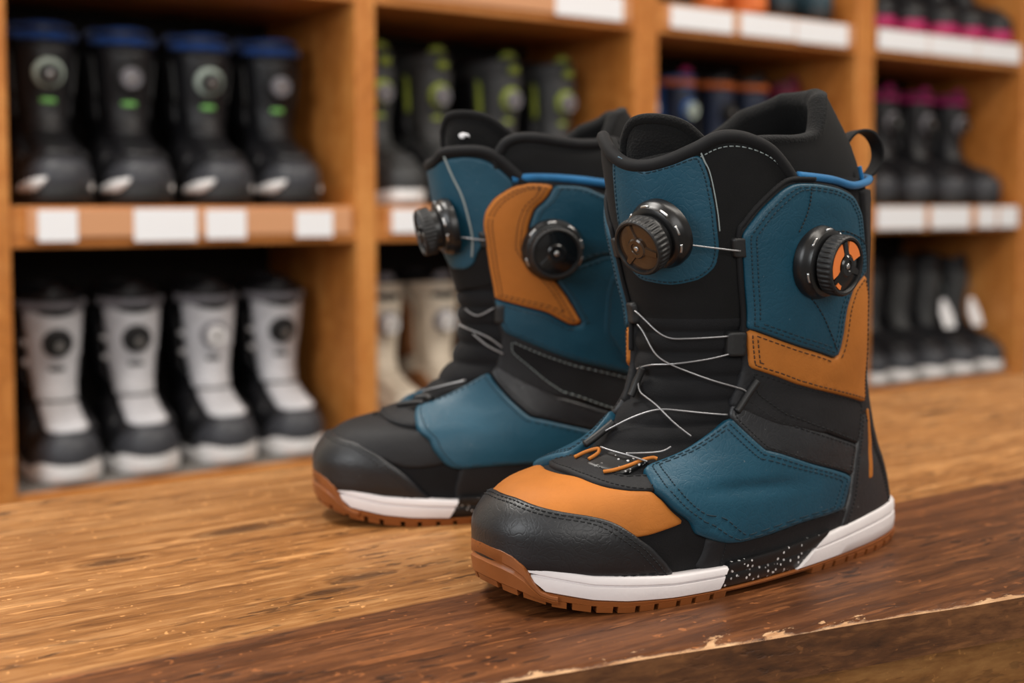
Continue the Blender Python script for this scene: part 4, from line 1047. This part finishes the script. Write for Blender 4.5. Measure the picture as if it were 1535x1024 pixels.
row(None, [.705, .835, 1.00, 1.142], .242, '', 'lime-trimmed grey boots', sy=.95, styles=[STY['C']]+[dict(STY['C'], sole='dark')]*3,
    labels=['lime-trimmed grey boot with a white sole beside the upright', 'lime-trimmed grey boot second from the upright, above the tongue of the rear teal boot', 'lime-trimmed grey boot just past the gap in the row', 'lime-trimmed grey boot last in its row, next to the far upright'])
row(None, [.715, .845, .985, 1.13], -.196, '', 'cream boots in the low bay', styles=[STY['Dd']]*2+[STY['Dd']]*2, sy=.95,
    labels=['cream boot with brown sides and white dial beside the upright in the low bay', 'cream boot with brown sides next to the laces of the rear teal boot', 'third cream boot, hidden behind the rear teal boot', 'fourth cream boot, hidden behind the rear teal boot'])
row(None, [1.365, 1.487, 1.605, 1.718, 1.83], .242, '', 'navy and orange patterned boots', sy=.86, styles=[STY['E'], STY['E2'], STY['E3'], STY['E3'], STY['E5']],
    labels=['navy boot with magenta collar above the tongue of the front teal boot', 'sky blue and navy boot with an orange collar', 'black and navy boot with orange collar next to the sky blue boot', 'black and navy boot with orange collar next to the burgundy boot', 'burgundy boot standing against the upright in shadow'])
row(STY['F'], [2.045, 2.185, 2.325, 2.47], .242, '%s magenta-topped black boot from the upright behind the pull loop', 'magenta-topped black boots', sy=.95)
row(STY['G'], [2.022, 2.137, 2.257, 2.377, 2.496], -.196, '%s white-soled black boot from the upright by the front boot heel, in the low bay', 'white-soled black boots', sy=.86)
row(None, [1.375, 1.475, 1.595, 1.69, 1.81], .663, '', 'orange and petrol boots on the top shelf', sy=.71, styles=[STY['H2'], STY['H'], STY['H'], STY['H2'], STY['H2']],
    labels=['dark petrol boot at the start of the top shelf row of orange toes', 'orange-toed boot next to the dark petrol one that starts the row', 'orange-toed boot in the middle of the top shelf row', 'dark petrol boot next to the middle orange-toed boot', 'dark petrol boot at the upright end of the orange-toed row'])
row(STY['I'], [2.03, 2.15, 2.27, 2.385, 2.50], .663, '%s black boot with a magenta sole from the upright, on the top shelf', 'magenta-soled black boots', sy=.86)
# paper hang tags on two of the white-soled boots
for i, (t, lb) in enumerate(((2.377, 'white paper hang tag on the fourth white-soled black boot'), (2.496, 'white paper hang tag on the last white-soled black boot of its row'))):
    S = Surf(1, KB); root = thing('hang_tag', lb, 'tag', SH(t, -.324, -.196), AL-math.pi/2, 'white hang tags')
    mb = MB(); xx = .214
    V = [(xx+.030, -.022, .118), (xx+.030, .022, .118), (xx+.016, .025, .155), (xx+.006, .010, .190), (xx+.006, -.010, .190), (xx+.016, -.025, .155)]
    V2 = [(a+.0008, b, c) for a, b, c in V]
    mb.add(V+V2, [(5, 4, 3, 2, 1, 0), (6, 7, 8, 9, 10, 11)]+[(k, (k+1) % 6, 6+(k+1) % 6, 6+k) for k in range(6)]); mb.build('paper', M['card'], root, False)
    mb = MB(); mb.tube([(xx+.006, 0, .189), (xx+.003, .003, .212), (xx-.002, .002, .235)], .0008, 6); mb.build('string', M['thread_pale'], root)
